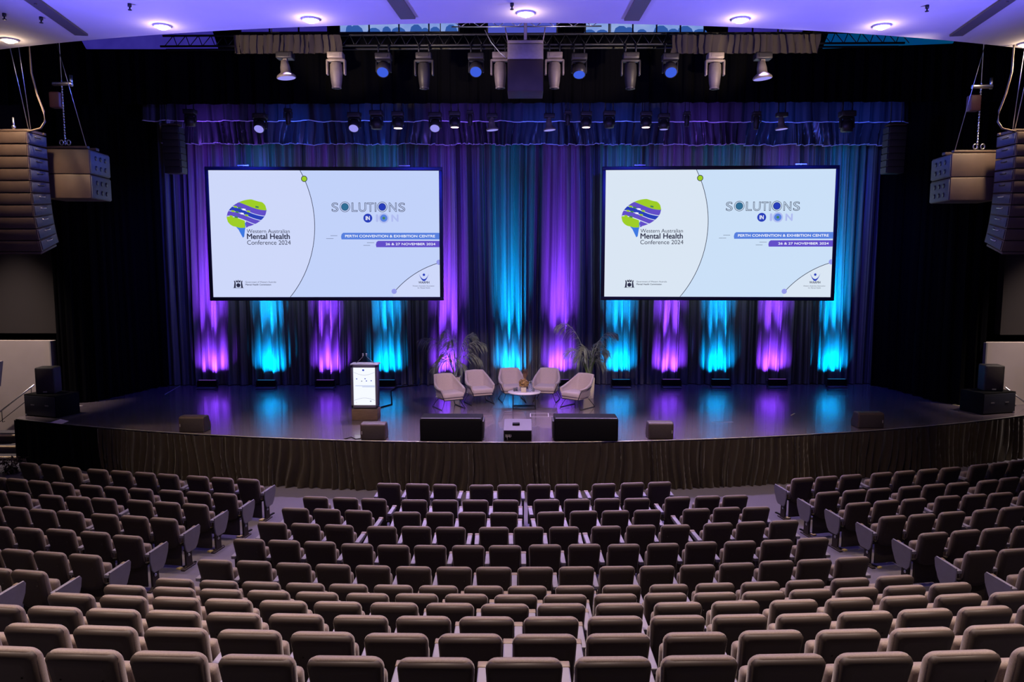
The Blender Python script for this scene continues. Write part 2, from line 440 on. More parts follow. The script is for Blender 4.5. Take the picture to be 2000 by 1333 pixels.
# handrails
def rail(p, q, label):
    t = thing('handrail', label, 'handrail', p, group='stair handrails')
    d = Vector(q) - Vector(p)
    MB().tube([(0, 0, 0), d], .022).obj('rail', M['chrome'], t)
    MB().tube([(0, .01, -.28), d + Vector((0, .01, -.28))], .01).obj('lower_bar', M['dark'], t)
    for k in (.05, .5, .95):
        MB().tube([d * k, d * k + Vector((0, .0, -.35)), d * k + Vector((0, .10, -.35))], .01).obj('bracket', M['dark'], t)
rail(at(-60, 852, 22.18), at(67, 752, 22.18), 'metal stair handrail on the pale panel behind the speaker at the lectern end')
rail(at(2070, 838, 22.18), at(1963, 757, 22.18), 'metal stair handrail on the pale panel at the end away from the lectern')

# stair up to the stage at the lectern end
t = thing('stage_stair', 'short stair with pale wooden nosings beside the black skirt panel', 'stair', (0, 0, 0))
for k, (px, py) in enumerate([(14, 850), (10, 872), (8, 893)]):
    Y_ = 20.85 - .38 * k; z = at(31, py, Y_).z; p = Vector((-13.68, Y_, z))
    MB().box((p.x - 1.2, p.y + .3, z / 2), (2.35, .6, z)).obj('step', M['riser'], t)
    MB().box((p.x - 1.2, p.y - .01, z - .015), (2.35, .07, .045), bev=.006).obj('nosing', M['tan'], t)
# dried bush at the foot of the stair
rb = random.Random(4); b = MB()
for i in range(260):
    a, h_ = rb.uniform(0, 2 * PI), rb.uniform(.02, .40); r = rb.uniform(.05, .32)
    c = Vector((r * math.cos(a) * 1.2, r * math.sin(a), h_)); u = Vector((rb.uniform(-1, 1), rb.uniform(-1, 1), rb.uniform(-.3, 1))).normalized() * .07
    w = u.cross(Vector((0, 0, 1))).normalized() * .022
    b.flat([c - u, c + w, c + u, c - w])
p = onz(22, 925, 0)
t = thing('dried_plant', 'dark bushy dried plant on the floor at the corner of the stage skirt', 'plant', (p.x, p.y, 0))
b.obj('foliage_mass', M['bush'], t, recalc=False); MB().lathe([(.0, 0), (.12, 0), (.15, .12), (.0, .12)]).obj('pot', M['black'], t)

# reflective panes above the black header: reflections drawn in as blue glow and shapes
wn = 1
def pane_mat(name, c1, c2, s):  # emission stands in for what the glass reflects
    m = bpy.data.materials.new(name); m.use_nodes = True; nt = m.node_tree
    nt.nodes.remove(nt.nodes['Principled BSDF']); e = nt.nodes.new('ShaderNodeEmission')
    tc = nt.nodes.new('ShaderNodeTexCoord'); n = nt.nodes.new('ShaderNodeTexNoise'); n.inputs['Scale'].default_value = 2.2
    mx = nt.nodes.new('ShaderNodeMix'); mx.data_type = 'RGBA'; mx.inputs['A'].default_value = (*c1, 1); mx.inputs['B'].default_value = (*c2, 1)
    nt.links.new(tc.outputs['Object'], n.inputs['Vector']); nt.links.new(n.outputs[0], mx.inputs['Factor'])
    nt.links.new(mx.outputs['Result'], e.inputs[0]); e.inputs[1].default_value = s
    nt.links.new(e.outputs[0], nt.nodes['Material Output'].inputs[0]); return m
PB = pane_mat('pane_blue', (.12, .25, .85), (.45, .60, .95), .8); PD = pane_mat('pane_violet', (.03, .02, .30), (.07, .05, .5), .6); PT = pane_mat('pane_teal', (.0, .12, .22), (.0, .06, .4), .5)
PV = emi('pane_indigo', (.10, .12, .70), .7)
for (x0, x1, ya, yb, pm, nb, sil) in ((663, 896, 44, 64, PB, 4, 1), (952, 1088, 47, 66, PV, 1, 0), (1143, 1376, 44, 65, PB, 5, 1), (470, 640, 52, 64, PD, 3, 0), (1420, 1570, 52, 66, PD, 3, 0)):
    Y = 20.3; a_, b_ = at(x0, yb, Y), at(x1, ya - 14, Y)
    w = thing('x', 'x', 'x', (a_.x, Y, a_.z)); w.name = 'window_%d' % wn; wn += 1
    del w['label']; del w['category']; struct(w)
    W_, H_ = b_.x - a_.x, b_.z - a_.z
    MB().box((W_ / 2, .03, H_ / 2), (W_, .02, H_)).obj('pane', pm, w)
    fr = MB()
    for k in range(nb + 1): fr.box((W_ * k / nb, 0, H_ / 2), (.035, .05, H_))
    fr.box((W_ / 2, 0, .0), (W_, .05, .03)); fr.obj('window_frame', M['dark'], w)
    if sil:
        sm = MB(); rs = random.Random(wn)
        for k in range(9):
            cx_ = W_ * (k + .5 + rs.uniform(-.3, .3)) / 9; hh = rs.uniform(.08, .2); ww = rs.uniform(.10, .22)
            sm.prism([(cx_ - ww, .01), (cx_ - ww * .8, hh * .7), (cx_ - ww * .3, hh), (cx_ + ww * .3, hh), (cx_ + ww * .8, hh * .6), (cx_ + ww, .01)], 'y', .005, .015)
        sm.obj('reflected_shape', emi('pane_reflection', (.05, .16, .62), .6), w)
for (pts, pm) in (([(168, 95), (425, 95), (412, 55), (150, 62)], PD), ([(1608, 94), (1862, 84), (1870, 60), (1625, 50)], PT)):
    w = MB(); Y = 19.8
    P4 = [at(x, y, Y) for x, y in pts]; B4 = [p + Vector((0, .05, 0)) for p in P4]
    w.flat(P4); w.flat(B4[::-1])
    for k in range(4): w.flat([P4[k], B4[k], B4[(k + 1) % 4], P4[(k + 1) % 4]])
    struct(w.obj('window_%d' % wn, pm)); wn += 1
# lighting pipes, short grey skirts on the front truss, centre truss
t = thing('lighting_truss', 'black truss carrying the front row of moving heads', 'truss')
yF = 18.6; zF = at(1025, 96, yF).z
tr = MB()
for dy, dz in ((0, 0), (.3, 0), (.15, .28)): tr.cyl((-8.6, yF + dy, zF + dz + .1), (8.8, yF + dy, zF + dz + .1), .025)
tr.obj('pipe', M['dark'], t)
hw = MB()
for x in (-6, -2, 2, 6): hw.cyl((x, yF + .15, zF + .38), (x, yF + .15, 14.2), .012, n=6)
hw.obj('hanging_wire', M['dark'], t)
br = MB()
for k in range(58):
    x = -8.5 + k * .3; br.cyl((x, yF, zF + .1), (x + .15, yF + .15, zF + .38), .01, n=6); br.cyl((x + .15, yF + .15, zF + .38), (x + .3, yF, zF + .1), .01, n=6)
br.obj('brace', M['dark'], t)
for x0, x1, lb in ((458, 668, 'lectern'), (1310, 1600, 'far')):
    a_, b_ = at(x0, 105, yF - .15), at(x1, 105, yF - .15)
    curtain('truss_skirt', 'short grey-brown skirt on the front truss, over the screen ' + ('above the lectern' if lb == 'lectern' else 'away from the lectern'), [(a_.x, yF - .15), (b_.x, yF - .15)], a_.z, a_.z + .42, .16, .03, 5 + x0,
            mat('truss_skirt_cloth', (.05, .04, .035), .85, spec=.2), 'truss skirts', cat='drape', nz=3)
a_, b_ = at(882, 48, 17.6), at(1175, 43, 17.6)
t = thing('short_truss', 'slim silver truss over the middle speaker pair', 'truss')
tr = MB(); br = MB()
for dz in (0, .14): tr.cyl((a_.x, 17.6, a_.z + dz - .05), (b_.x, 17.6, a_.z + dz - .05), .014)
n_ = 16
for k in range(n_):
    xa = a_.x + (b_.x - a_.x) * k / n_; xb = a_.x + (b_.x - a_.x) * (k + 1) / n_
    br.cyl((xa, 17.6, a_.z - .05 + (0 if k % 2 else .14)), (xb, 17.6, a_.z - .05 + (.14 if k % 2 else 0)), .009, n=6)
for x in (a_.x + .4, b_.x - .4): tr.cyl((x, 17.6, a_.z), (x, 17.6, 14.2), .008, n=6)
tr.obj('pipe', M['chrome'], t); br.obj('brace', M['chrome'], t)

# ================================================================== AUDITORIUM SEATS
def seat_meshes():
    S = {}
    m = MB()     # back cushion: thick pad with a rolled top, leaning back
    R = []; n = 22
    def outline(w, z0, z1, r):
        pts = []
        for (cx_, cz_, a0) in ((w / 2 - r, z1 - r, 0), (-w / 2 + r, z1 - r, 90), (-w / 2 * .88 + r * .8, z0 + r * .8, 180), (w / 2 * .88 - r * .8, z0 + r * .8, 270)):
            for k in range(6):
                a = math.radians(a0 + 18 * k); pts.append((cx_ + r * math.cos(a), cz_ + r * math.sin(a)))
        return pts
    lean = lambda z, y: y - .30 + (BACK_H - z) * .26
    def ring(w, z0, z1, r, y): return [Vector((x, lean(z, y), z)) for x, z in outline(w, z0, z1, r)]
    layers = [(.40, .50, .88, .07, .006), (.462, .47, .918, .07, .014), (.484, .46, .929, .07, .032), (.486, .46, .93, .07, .055), (.476, .46, .922, .07, .078), (.45, .48, .90, .06, .092), (.38, .52, .85, .05, .10)]
    m.grid([ring(*l) for l in layers], closeu=True)
    m.flat(ring(*layers[0])); m.flat(ring(*layers[-1]))
    S['back_cushion'] = m.mesh('back_cushion', M['fabric'])
    m = MB()     # plastic shell behind the pad, rounded at the foot
    def shell_out(w, z0, z1):
        pts = [(-w / 2 + .02, z1), (w / 2 - .02, z1), (w / 2, z1 - .03)]
        for k in range(11):
            a = PI * k / 10; pts.append((w / 2 * .90 * math.cos(a), z0 + .12 - .12 * math.sin(a)))
        pts.append((-w / 2, z1 - .03)); return pts
    rows_ = [[Vector((x, lean(z, y), z)) for x, z in shell_out(w, z0, z1)] for w, z0, z1, y in ((.34, .42, .84, -.030), (.41, .385, .882, -.024), (.45, .365, .905, -.010), (.470, .36, .916, .012), (.474, .36, .916, .03))]
    m.grid(rows_, closeu=True); m.flat(rows_[0])
    for x in (-.14, .14): m.sph((x, lean(.74, -.032), .74), .007, n=8)
    S['back_shell'] = m.mesh('back_shell', M['shell'])
    m = MB().box((0, .0, .55), (.44, .11, .34), rot=(.10, 0, 0), bev=.045, seg=3)
    S['seat'] = m.mesh('seat', M['fabric'])
    m = MB().box((0, -.10, .235), (.42, .03, .36), bev=.01).box((0, -.02, .42), (.42, .2, .04), bev=.01)
    S['lower_panel'] = m.mesh('lower_panel', M['lower'])
    def armm():
        m = MB()
        m.prism([(-.20, .625), (.20, .645), (.23, .625), (.22, .595), (.0, .565), (-.20, .575)], 'x', -.038, .038, bev=.009)
        return m
    S['armrest'] = armm().mesh('armrest', M['arm'])
    m = MB().box((0, .195, .632), (.084, .075, .036), rot=(.05, 0, 0), bev=.008)
    S['end_cap'] = m.mesh('end_cap', M['armcap'])
    m = MB().prism([(-.17, .0), (.10, .0), (.06, .06), (.04, .57), (-.12, .58), (-.10, .06)], 'x', -.02, .02, bev=.005)
    m.box((0, -.03, .012), (.07, .34, .024), bev=.004)
    S['leg'] = m.mesh('leg', M['shell'])
    m = MB().prism([(-.20, .66), (.23, .68), (.26, .64), (.24, .52), (.16, .36), (.10, .30), (-.12, .30), (-.17, .36), (-.20, .50)], 'x', -.012, .012, bev=.006)
    S['end_panel'] = m.mesh('end_panel', M['arm'])
    m = MB().sph((0, 0, 0), .028, (.5, 1, 1), n=10).cyl((0, 0, 0), (.018, 0, 0), .014)
    S['hinge_cap'] = m.mesh('hinge_cap', M['chrome'])
    return S
SM = seat_meshes()
ARM_X = .28
def make_seat(left, right, panel=0):
    """left/right: armrests on that side; panel -1/+1: aisle end panel on that side"""
    t = thing('theatre_seat', 'seat', 'seat')
    for k in ('back_cushion', 'back_shell', 'seat', 'lower_panel'): link(k, SM[k], t)
    for s, on in ((-1, left), (1, right)):
        if not on: continue
        link('leg', SM['leg'], t, (s * ARM_X, 0, 0))
        a = link('armrest', SM['armrest'], t, (s * ARM_X, 0, 0)); link('end_cap', SM['end_cap'], a)
        if panel == s:
            link('end_panel', SM['end_panel'], t, (s * (ARM_X + .055), 0, 0)); link('hinge_cap', SM['hinge_cap'], t, (s * (ARM_X + .03), -.05, .24))
    return t
PROTO = {}
used = set()
ORD = ['first', 'second', 'third', 'fourth', 'fifth', 'sixth', 'seventh', 'eighth', 'ninth', 'tenth', 'eleventh', 'twelfth', 'thirteenth', 'fourteenth', 'fifteenth', 'sixteenth', 'seventeenth', 'eighteenth']
NUM = ['zero', 'one', 'two', 'three', 'four', 'five', 'six', 'seven', 'eight', 'nine', 'ten', 'eleven', 'twelve']
ROWS = {
 'L1':(1,[(-11.014,16.412),(-10.457,16.284),(-9.877,16.086),(-9.198,15.925),(-8.623,15.805),(-8.061,15.697),(-7.516,15.580),(-6.830,15.449),(-6.267,15.337),(-5.698,15.254)]),
 'C1':(1,[(-2.746,14.997),(-2.161,14.971),(-1.607,14.946),(-0.862,14.916),(-0.300,14.933),(0.288,14.977),(0.857,14.987),(1.609,15.045),(2.193,15.115),(2.754,15.177)]),
 'E1':(1,[(5.764,15.519),(6.309,15.640),(6.865,15.772),(7.583,15.948),(8.132,16.084),(8.714,16.244),(9.268,16.385),(10.012,16.625),(10.532,16.771),(11.073,16.986)]),
 'L2':(2,[(-10.813,15.117),(-10.335,15.015),(-9.803,14.880),(-9.260,14.756),(-8.594,14.603),(-8.043,14.501),(-7.488,14.401),(-6.850,14.296),(-6.275,14.200),(-5.735,14.112)]),
 'C2':(2,[(-3.940,13.937),(-3.363,13.893),(-2.822,13.848),(-2.049,13.785),(-1.480,13.787),(-0.912,13.796),(-0.349,13.806),(0.417,13.841),(0.985,13.874),(1.550,13.921),(2.111,13.946),(2.887,14.036),(3.465,14.108),(4.000,14.156)]),
 'E2':(2,[(5.847,14.402),(6.414,14.534),(6.933,14.650),(7.614,14.804),(8.159,14.942),(8.692,15.064),(9.393,15.245),(9.933,15.435),(10.442,15.564)]),
 'L3':(3,[(-10.104,14.031),(-9.576,13.904),(-8.851,13.735),(-8.286,13.652),(-7.759,13.562),(-7.046,13.462),(-6.483,13.361),(-5.928,13.261)]),
 'C3':(3,[(-4.061,13.066),(-3.488,13.020),(-2.919,12.961),(-2.052,12.887),(-1.474,12.883),(-0.913,12.893),(-0.359,12.889),(0.468,12.936),(1.042,12.993),(1.602,13.023),(2.165,13.066),(3.041,13.150),(3.599,13.229),(4.127,13.266)]),
 'E3':(3,[(6.052,13.533),(6.621,13.675),(7.174,13.789),(7.883,13.960),(8.435,14.062),(8.987,14.174),(9.679,14.361)]),
 'L4':(4,[(-9.448,12.919),(-8.907,12.824),(-8.352,12.710),(-7.818,12.618),(-7.147,12.484),(-6.589,12.396),(-6.044,12.297)]),
 'C4':(4,[(-4.161,12.123),(-3.593,12.071),(-3.031,12.020),(-2.316,11.961),(-1.755,11.970),(-1.194,11.950),(-0.492,11.956),(0.072,11.971),(0.646,11.992),(1.333,12.033),(1.905,12.091),(2.467,12.112),(3.190,12.215),(3.751,12.285),(4.315,12.357)]),
 'E4':(4,[(6.226,12.610),(6.771,12.716),(7.345,12.844),(8.005,12.989),(8.551,13.128)]),
 'L5':(5,[(-8.422,11.664),(-7.876,11.598),(-7.326,11.549),(-6.721,11.446),(-6.127,11.290)]),
 'C5':(5,[(-4.200,11.177),(-3.651,11.133),(-3.092,11.090),(-2.509,11.006),(-1.957,10.965),(-1.406,10.964),(-0.837,10.968),(-0.287,10.977),(0.310,11.018),(0.901,11.048),(1.491,11.058),(2.086,11.099),(2.673,11.171),(3.269,11.217),(3.844,11.279),(4.425,11.369)]),
 'E5':(5,[(6.384,11.626),(6.955,11.748),(7.495,11.854),(8.058,11.968)]),
 'L6':(6,[(-7.835,10.586),(-7.324,10.521),(-6.796,10.433),(-6.241,10.348)]),
 'C6':(6,[(-4.323,10.191),(-3.761,10.155),(-3.188,10.093),(-2.633,10.058),(-2.075,10.024),(-1.513,9.998),(-0.957,9.995),(-0.416,9.999),(0.152,10.009),(0.714,10.030),(1.270,10.053),(1.822,10.080),(2.383,10.124),(2.941,10.195),(3.515,10.285),(4.062,10.349),(4.627,10.441)]),
 'E6':(6,[(6.573,10.704),(7.114,10.786)]),
 'L7':(7,[(-6.929,9.498),(-6.431,9.424)]),
 'R7':(7,[(-4.427,9.204),(-3.846,9.152),(-3.299,9.123),(-2.737,9.095),(-2.191,9.074),(-1.627,9.058),(-1.064,9.048),(-0.503,9.050),(0.038,9.059),(0.629,9.076),(1.211,9.105),(1.801,9.133),(2.385,9.180),(2.961,9.227),(3.545,9.293),(4.137,9.362),(4.742,9.450)]),
 'E7':(7,[(6.762,9.776)]),
 'L8':(8,[(-6.642,8.608)]),
 'R8':(8,[(-4.609,8.364),(-4.017,8.315),(-3.461,8.275),(-2.906,8.250),(-2.344,8.220),(-1.766,8.197),(-1.210,8.196),(-0.650,8.196),(-0.094,8.188),(0.461,8.201),(1.026,8.226),(1.594,8.259),(2.155,8.284),(2.715,8.324),(3.269,8.387),(3.818,8.446),(4.390,8.508),(4.956,8.586)]),
 'R9':(9,[(-4.692,7.482),(-4.124,7.438),(-3.565,7.408),(-3.011,7.374),(-2.443,7.349),(-1.886,7.335),(-1.311,7.322),(-0.747,7.320),(-0.193,7.312),(0.375,7.329),(0.962,7.348),(1.553,7.377),(2.142,7.416),(2.742,7.455),(3.323,7.509),(3.910,7.566),(4.488,7.617),(5.090,7.688)]),
 'R10':(10,[(-4.788,6.540),(-4.241,6.503),(-3.690,6.467),(-3.136,6.442),(-2.582,6.412),(-2.018,6.397),(-1.441,6.378),(-0.886,6.373),(-0.329,6.372),(0.238,6.382),(0.801,6.401),(1.355,6.424),(1.907,6.450),(2.478,6.479),(3.042,6.530),(3.602,6.589),(4.168,6.648),(4.748,6.714)]),
 'R11':(11,[(-4.361,5.587),(-3.781,5.555),(-3.227,5.528),(-2.670,5.513),(-2.095,5.486),(-1.531,5.464),(-0.966,5.450),(-0.406,5.452),(0.155,5.455),(0.711,5.474),(1.298,5.503),(1.883,5.545),(2.477,5.570),(3.055,5.606),(3.652,5.663)]),
 'R12':(12,[(-3.365,4.607),(-2.825,4.578),(-2.268,4.559),(-1.690,4.528),(-1.127,4.521),(-0.555,4.511),(0.001,4.520),(0.561,4.541),(1.108,4.566),(1.668,4.591),(2.230,4.622),(2.803,4.656),(3.402,4.720)]),
}

def place_rows():
    for nm, (k, pts) in ROWS.items():
        n = len(pts); P = [Vector((x, y, 0)) for x, y in pts]
        segs = [[0]]
        for i in range(1, n):
            (segs.append([i]) if (P[i] - P[i - 1]).length > .64 else segs[-1].append(i))
        for sg in segs:
            if len(sg) > 1 and nm[0] != 'R' and not (nm in ('C5', 'C6')):
                dirs = P[sg[-1]] - P[sg[0]]; nd = Vector((-dirs.y, dirs.x, 0)).normalized()
            else: nd = None
            for i in sg:
                d = nd or (Vector((CX, CY, 0)) - P[i]).normalized()
                left, right, panel = (i == sg[0]), True, 0
                if nm[0] == 'L' and i == n - 1: panel = 1
                if nm[0] == 'E' and i == 0: panel = -1
                key = (left, right, panel)
                loc = P[i] + d * .30; loc.z = FZ[k - 1]; rz = math.atan2(d.y, d.x) - PI / 2
                if key not in PROTO: PROTO[key] = make_seat(*key)
                if key not in used: t = PROTO[key]; used.add(key); t.location = loc; t.rotation_euler = (0, 0, rz)
                else: t = dup(PROTO[key], loc, rz)
                if nm[0] == 'L': lb = 'dark tip-up seat, %s from the aisle, row %s, lectern-side block' % (ORD[n - 1 - i], NUM[k]); g = 'lectern-side block of seats'
                elif nm[0] == 'E': lb = 'dark tip-up seat, %s from the aisle, row %s, block away from the lectern' % (ORD[i], NUM[k]); g = 'side block of seats away from the lectern'
                elif nm[0] == 'C': lb = 'dark tip-up seat, %s from the lectern-side aisle, row %s, middle block' % (ORD[i], NUM[k]); g = 'middle block of seats'
                else: lb = 'brown-topped tip-up seat, %s from the lectern end in row %s from the stage' % (ORD[i], NUM[k]); g = 'raised rear rows of seats'
                t['label'] = lb; t['group'] = g
place_rows()

# aisle nosings: dark strips with a yellow tip
nz = [((1500, 0), [(60, 445, 165, 495), (250, 575, 365, 625), (505, 705, 610, 745), (800, 850, 880, 880)], 'on the aisle away from the lectern'),
      ((0, 0), [(1965, 580, 1860, 640), (1750, 705, 1630, 755), (1530, 830, 1390, 890)], 'on the lectern-side aisle'), ((500, 0), [(140, 450, 35, 510)], 'on the lectern-side aisle')]
for (ox, _), L_, lb in nz:
    for (x0, y0, x1, y1) in L_:
        a_, b_ = (ox + x0 / 4, 890 + y0 / 4), (ox + x1 / 4, 890 + y1 / 4)
        m_ = onz((a_[0] + b_[0]) / 2, (a_[1] + b_[1]) / 2, .15)
        r_ = math.hypot(m_.x - CX, m_.y - CY); k = sum(1 for q in RHO if r_ > q + .18); z = FZ[k]
        p, q = onz(*a_, z + .01), onz(*b_, z + .01); d = q - p
        t = thing('aisle_marker', 'thin dark strip with a yellow tip, row %s %s' % (NUM[k + 1], lb), 'floor marker', (p.x, p.y, z), group='aisle floor strips')
        n = Vector((-d.y, d.x, 0)).normalized() * .02
        MB().prism([(n)[:2], (d * .8 + n)[:2], (d * .8 - n)[:2], (-n)[:2]], 'z', .0, .02).obj('strip', M['black'], t)
        MB().prism([(d * .78 + n * 2)[:2], (d + n * 2)[:2], (d - n * 2)[:2], (d * .78 - n * 2)[:2]], 'z', .0, .024).obj('tip', M['yellow'], t)

# ================================================================== SCREENS
INK = emi('ink', srgb(42, 44, 70)); SKY = emi('screen_blue', srgb(88, 128, 222)); VIO = emi('screen_violet', srgb(98, 78, 200))
GRN = emi('screen_green', srgb(158, 205, 40)); WHT = emi('screen_white', srgb(240, 244, 255)); NECK = emi('screen_neck', srgb(62, 120, 225))
DEEP = emi('screen_deep', srgb(40, 62, 185)); LAV = emi('screen_lavender', srgb(150, 155, 235)); PALE = emi('screen_faint', srgb(176, 188, 240)); GRD = emi('screen_dgreen', srgb(70, 130, 90)); TEAL = emi('screen_teal', srgb(50, 110, 150))
def slide(panel, Wd, Ht, bgL, bgR, white):
    """artwork as thin layers on the face of the display; u to the right, v down, 0..1"""
    def P(u, v, l): return Vector((u * Wd, -.004 - .002 * l, -v * Ht))
    asp = Wd / Ht
    def circ(u, v, r, n=28): return [(u + r * math.cos(2 * PI * k / n), v + r * asp * math.sin(2 * PI * k / n)) for k in range(n)]
    def shape(name, items, mats):
        m = MB()
        for pts, l, mi in items:
            cl = [(min(1, max(0, u)), min(1, max(0, v))) for u, v in pts]
            m.flat([P(u, v, l) for u, v in cl], mi)
        return m.obj(name, mats, panel, recalc=False)
    def stroke(fn, w, t0=0, t1=1, n=40):
        A, B = [], []
        for k in range(n + 1):
            t = t0 + (t1 - t0) * k / n; p = fn(t); q = fn(t + 1e-3)
            d = Vector(((q[0] - p[0]) * asp, q[1] - p[1])).normalized(); nx, ny = -d.y * w, d.x * w * asp
            A.append((p[0] + nx, p[1] + ny)); B.append((p[0] - nx, p[1] - ny))
        return [([A[k], A[k + 1], B[k + 1], B[k]]) for k in range(n)]
    # big circle arc through three points (work in panel metres)
    def arc3(a, b, c):
        a, b, c = [Vector((p[0] * Wd, p[1] * Ht)) for p in (a, b, c)]
        d = 2 * (a.x * (b.y - c.y) + b.x * (c.y - a.y) + c.x * (a.y - b.y))
        ux = ((a.length_squared) * (b.y - c.y) + b.length_squared * (c.y - a.y) + c.length_squared * (a.y - b.y)) / d
        uy = ((a.length_squared) * (c.x - b.x) + b.length_squared * (a.x - c.x) + c.length_squared * (b.x - a.x)) / d
        r = (a - Vector((ux, uy))).length
        th = [math.atan2(p.y - uy, p.x - ux) for p in (a, c)]
        if abs(th[1] - th[0]) > PI: th[1] += 2 * PI if th[1] < th[0] else -2 * PI
        return lambda t: ((ux + r * math.cos(th[0] + (th[1] - th[0]) * t)) / Wd, (uy + r * math.sin(th[0] + (th[1] - th[0]) * t)) / Ht)
    big = arc3((.397, 0), (.454, .42), (.338, 1.0)); small = arc3((1.0, .725), (.885, .82), (.795, .965))
    shape('left_field', [([(0, 0)] + [big(k / 40) for k in range(41)] + [(0, 1)], 1, 0)], [white])
    shape('corner_field', [([small(k / 20) for k in range(21)] + [(.793, 1), (1, 1)], 1, 0)], [white])
    it = [(q, 2, 0) for q in stroke(big, .0013)] + [(q, 2, 0) for q in stroke(small, .0013)]
    shape('arc_line', it, [INK])
    shape('dot', [(circ(.414, .065, .0135), 3, 0), (circ(.414, .065, .0105), 4, 1)], [INK, GRN])
    shape('dot', [(circ(.797, .955, .0115), 3, 0)], [LAV]); shape('dot', [(circ(.997, .722, .0115), 3, 0)], [LAV])
    # head-shaped mark of wavy bands
    c0, c1, ra, rb = .159, .338, .0875, .108 
    def ell(u):
        k = 1 - ((u - c0) / ra) ** 2
        return rb * math.sqrt(max(0, k))
    items = []
    tilt = lambda u: .30 * (u - c0) + .018 * math.sin((u - c0) / ra * 2.2)
    bands = [(-1.2, -.62, 0), (-.62, -.22, 1), (-.17, .13, 2), (.18, .52, 1), (.58, 1.25, 0)]
    if white is None: pass
    n = 40
    for (a_, b_, mi, ul) in [(*q_, 1) for q_ in bands[:4]] + [(.58, 1.25, 0, -.15), (.58, 1.25, 1, 2)]:
        T, B = [], []
        for k in range(n + 1):
            u = c0 - ra + 2 * ra * k / n; e_ = ell(u); sk = -.03 * (u - c0) / ra
            lo = c1 + sk - e_; hi = c1 + sk + e_ * (.95 if u > c0 else 1)
            va = c1 + a_ * rb + tilt(u) * 1.0; vb = c1 + b_ * rb + tilt(u) * 1.0
            T.append((u, min(max(va, lo), hi))); B.append((u, min(max(vb, lo), hi)))
        for k in range(n):
            uu = (T[k][0] - c0) / ra
            if (ul == -.15 and uu > -.15) or (ul == 2 and uu <= -.10): continue
            if abs(T[k][1] - B[k][1]) + abs(T[k + 1][1] - B[k + 1][1]) > 1e-4: items.append(([T[k], T[k + 1], B[k + 1], B[k]], 3, mi))
    for (v_, us) in ((-.195, (-.62, -.42, -.2, .02)), (.155, (-.75, -.55, -.3, -.08)), (.545, (-.85, -.6)), (-.75, (.15, .45))):
        for j, s_ in enumerate(us):
            u = c0 + s_ * ra; v = c1 + v_ * rb + tilt(u)
            items.append(([(u, v - .007), (u + .014, v - .003), (u + .014, v + .010), (u, v + .006)], 4, (0, 3, 5)[j % 3]))
    items.append(([(c0 - .060, c1 + .080), (c0 - .038, c1 + .125), (c0 - .020, c1 + .190), (c0 - .014, c1 + .180), (c0 - .010, c1 + .13), (c0 - .002, c1 + .07), (c0 - .02, c1 + .07)], 2, 4))
    shape('head_logo', items, [GRN, VIO, DEEP, GRD, NECK, WHT])
    def word(body, u0, vbase, wid, m, off=0, l=4, hgt=None, bev=0, bold=0):
        me = text_mesh(body, 1.0, 0 if bold else off, bevel=bev)
        xs = [v.co.x for v in me.vertices]; ys = [v.co.y for v in me.vertices]; x0, x1 = min(xs), max(xs)
        s = wid * Wd / (x1 - x0); sy = s if hgt is None else hgt * Ht / max(ys)
        for v in me.vertices:
            v.co = P(u0, vbase, l) + Vector(((v.co.x - x0) * s, 0, v.co.y * sy))
        if bold:
            bm = bmesh.new(); bm.from_mesh(me); o_ = bm.faces[:]
            for dx, dz in ((bold, 0), (bold / 2, bold * .5), (bold / 2, -bold * .5)):
                r_ = bmesh.ops.duplicate(bm, geom=o_)
                for g_ in r_['geom']:
                    if isinstance(g_, bmesh.types.BMVert): g_.co += Vector((dx * s, -.0003, dz * s))
            bm.to_mesh(me); bm.free()
        me.materials.clear(); me.materials.append(m)
        return link('lettering', me, panel)
    word('Western Australian', .157, .490, .187, INK); word('Mental Health', .157, .537, .186, INK, bold=.045); word('Conference 2024', .157, .582, .190, INK)
    word('Government of Western Australia', .143, .885, .135, INK); word('Mental Health Commission', .143, .906, .112, INK, bold=.03)
    # crest
    items = [([(.088, .925), (.135, .925), (.135, .928), (.088, .928)], 3, 0), (circ(.1115, .905, .009), 3, 0)]
    for s_ in (-1, 1):
        items += [([(.1115 + s_ * .012, .925), (.1115 + s_ * .020, .925), (.1115 + s_ * .017, .885), (.1115 + s_ * .019, .868), (.1115 + s_ * .013, .872), (.1115 + s_ * .011, .895)], 3, 0)]
        items += [([(.1115 + s_ * .001, .884), (.1115 + s_ * .010, .880), (.1115 + s_ * .010, .862), (.1115 + s_ * .005, .872), (.1115 + s_ * .001, .860)], 3, 0)]
    shape('crest', items, [INK])
    # SOLUTIONS, outlined capitals
    us = [(.530, 'S', .029), (.566, 'O', .044), (.617, 'L', .026), (.648, 'U', .033), (.684, 'T', .030), (.718, 'I', .007), (.729, 'O', .044), (.780, 'N', .034), (.822, 'S', .029)]
    for u, ch, w in us:
        if ch == 'O': continue
        word(ch, u, .320, w, INK, 0, 3, hgt=.070, bev=.018)
    for u, dm in ((.588, TEAL), (.751, DEEP)):
        shape('letter_ring', [(circ(u, .284, .0225), 3, 0), (circ(u, .284, .0205), 4, 1), (circ(u, .284, .0165), 5, 0), (circ(u, .284, .0150), 6, 2)], [INK, bgR, dm])
    shape('badge', [(circ(.687, .372, .0195), 3, 0)], [DEEP]); word('IN', .6775, .387, .017, WHT, hgt=.030, bold=.06)
    word('I', .722, .398, .006, PALE, hgt=.052, bold=.08); word('N', .790, .398, .028, PALE, hgt=.052, bold=.08)
    shape('blurred_ring', [(circ(.757, .372, .0225), 3, 0), (circ(.757, .372, .016), 4, 1), (circ(.757, .372, .006), 5, 2)], [PALE, SKY, GRD])
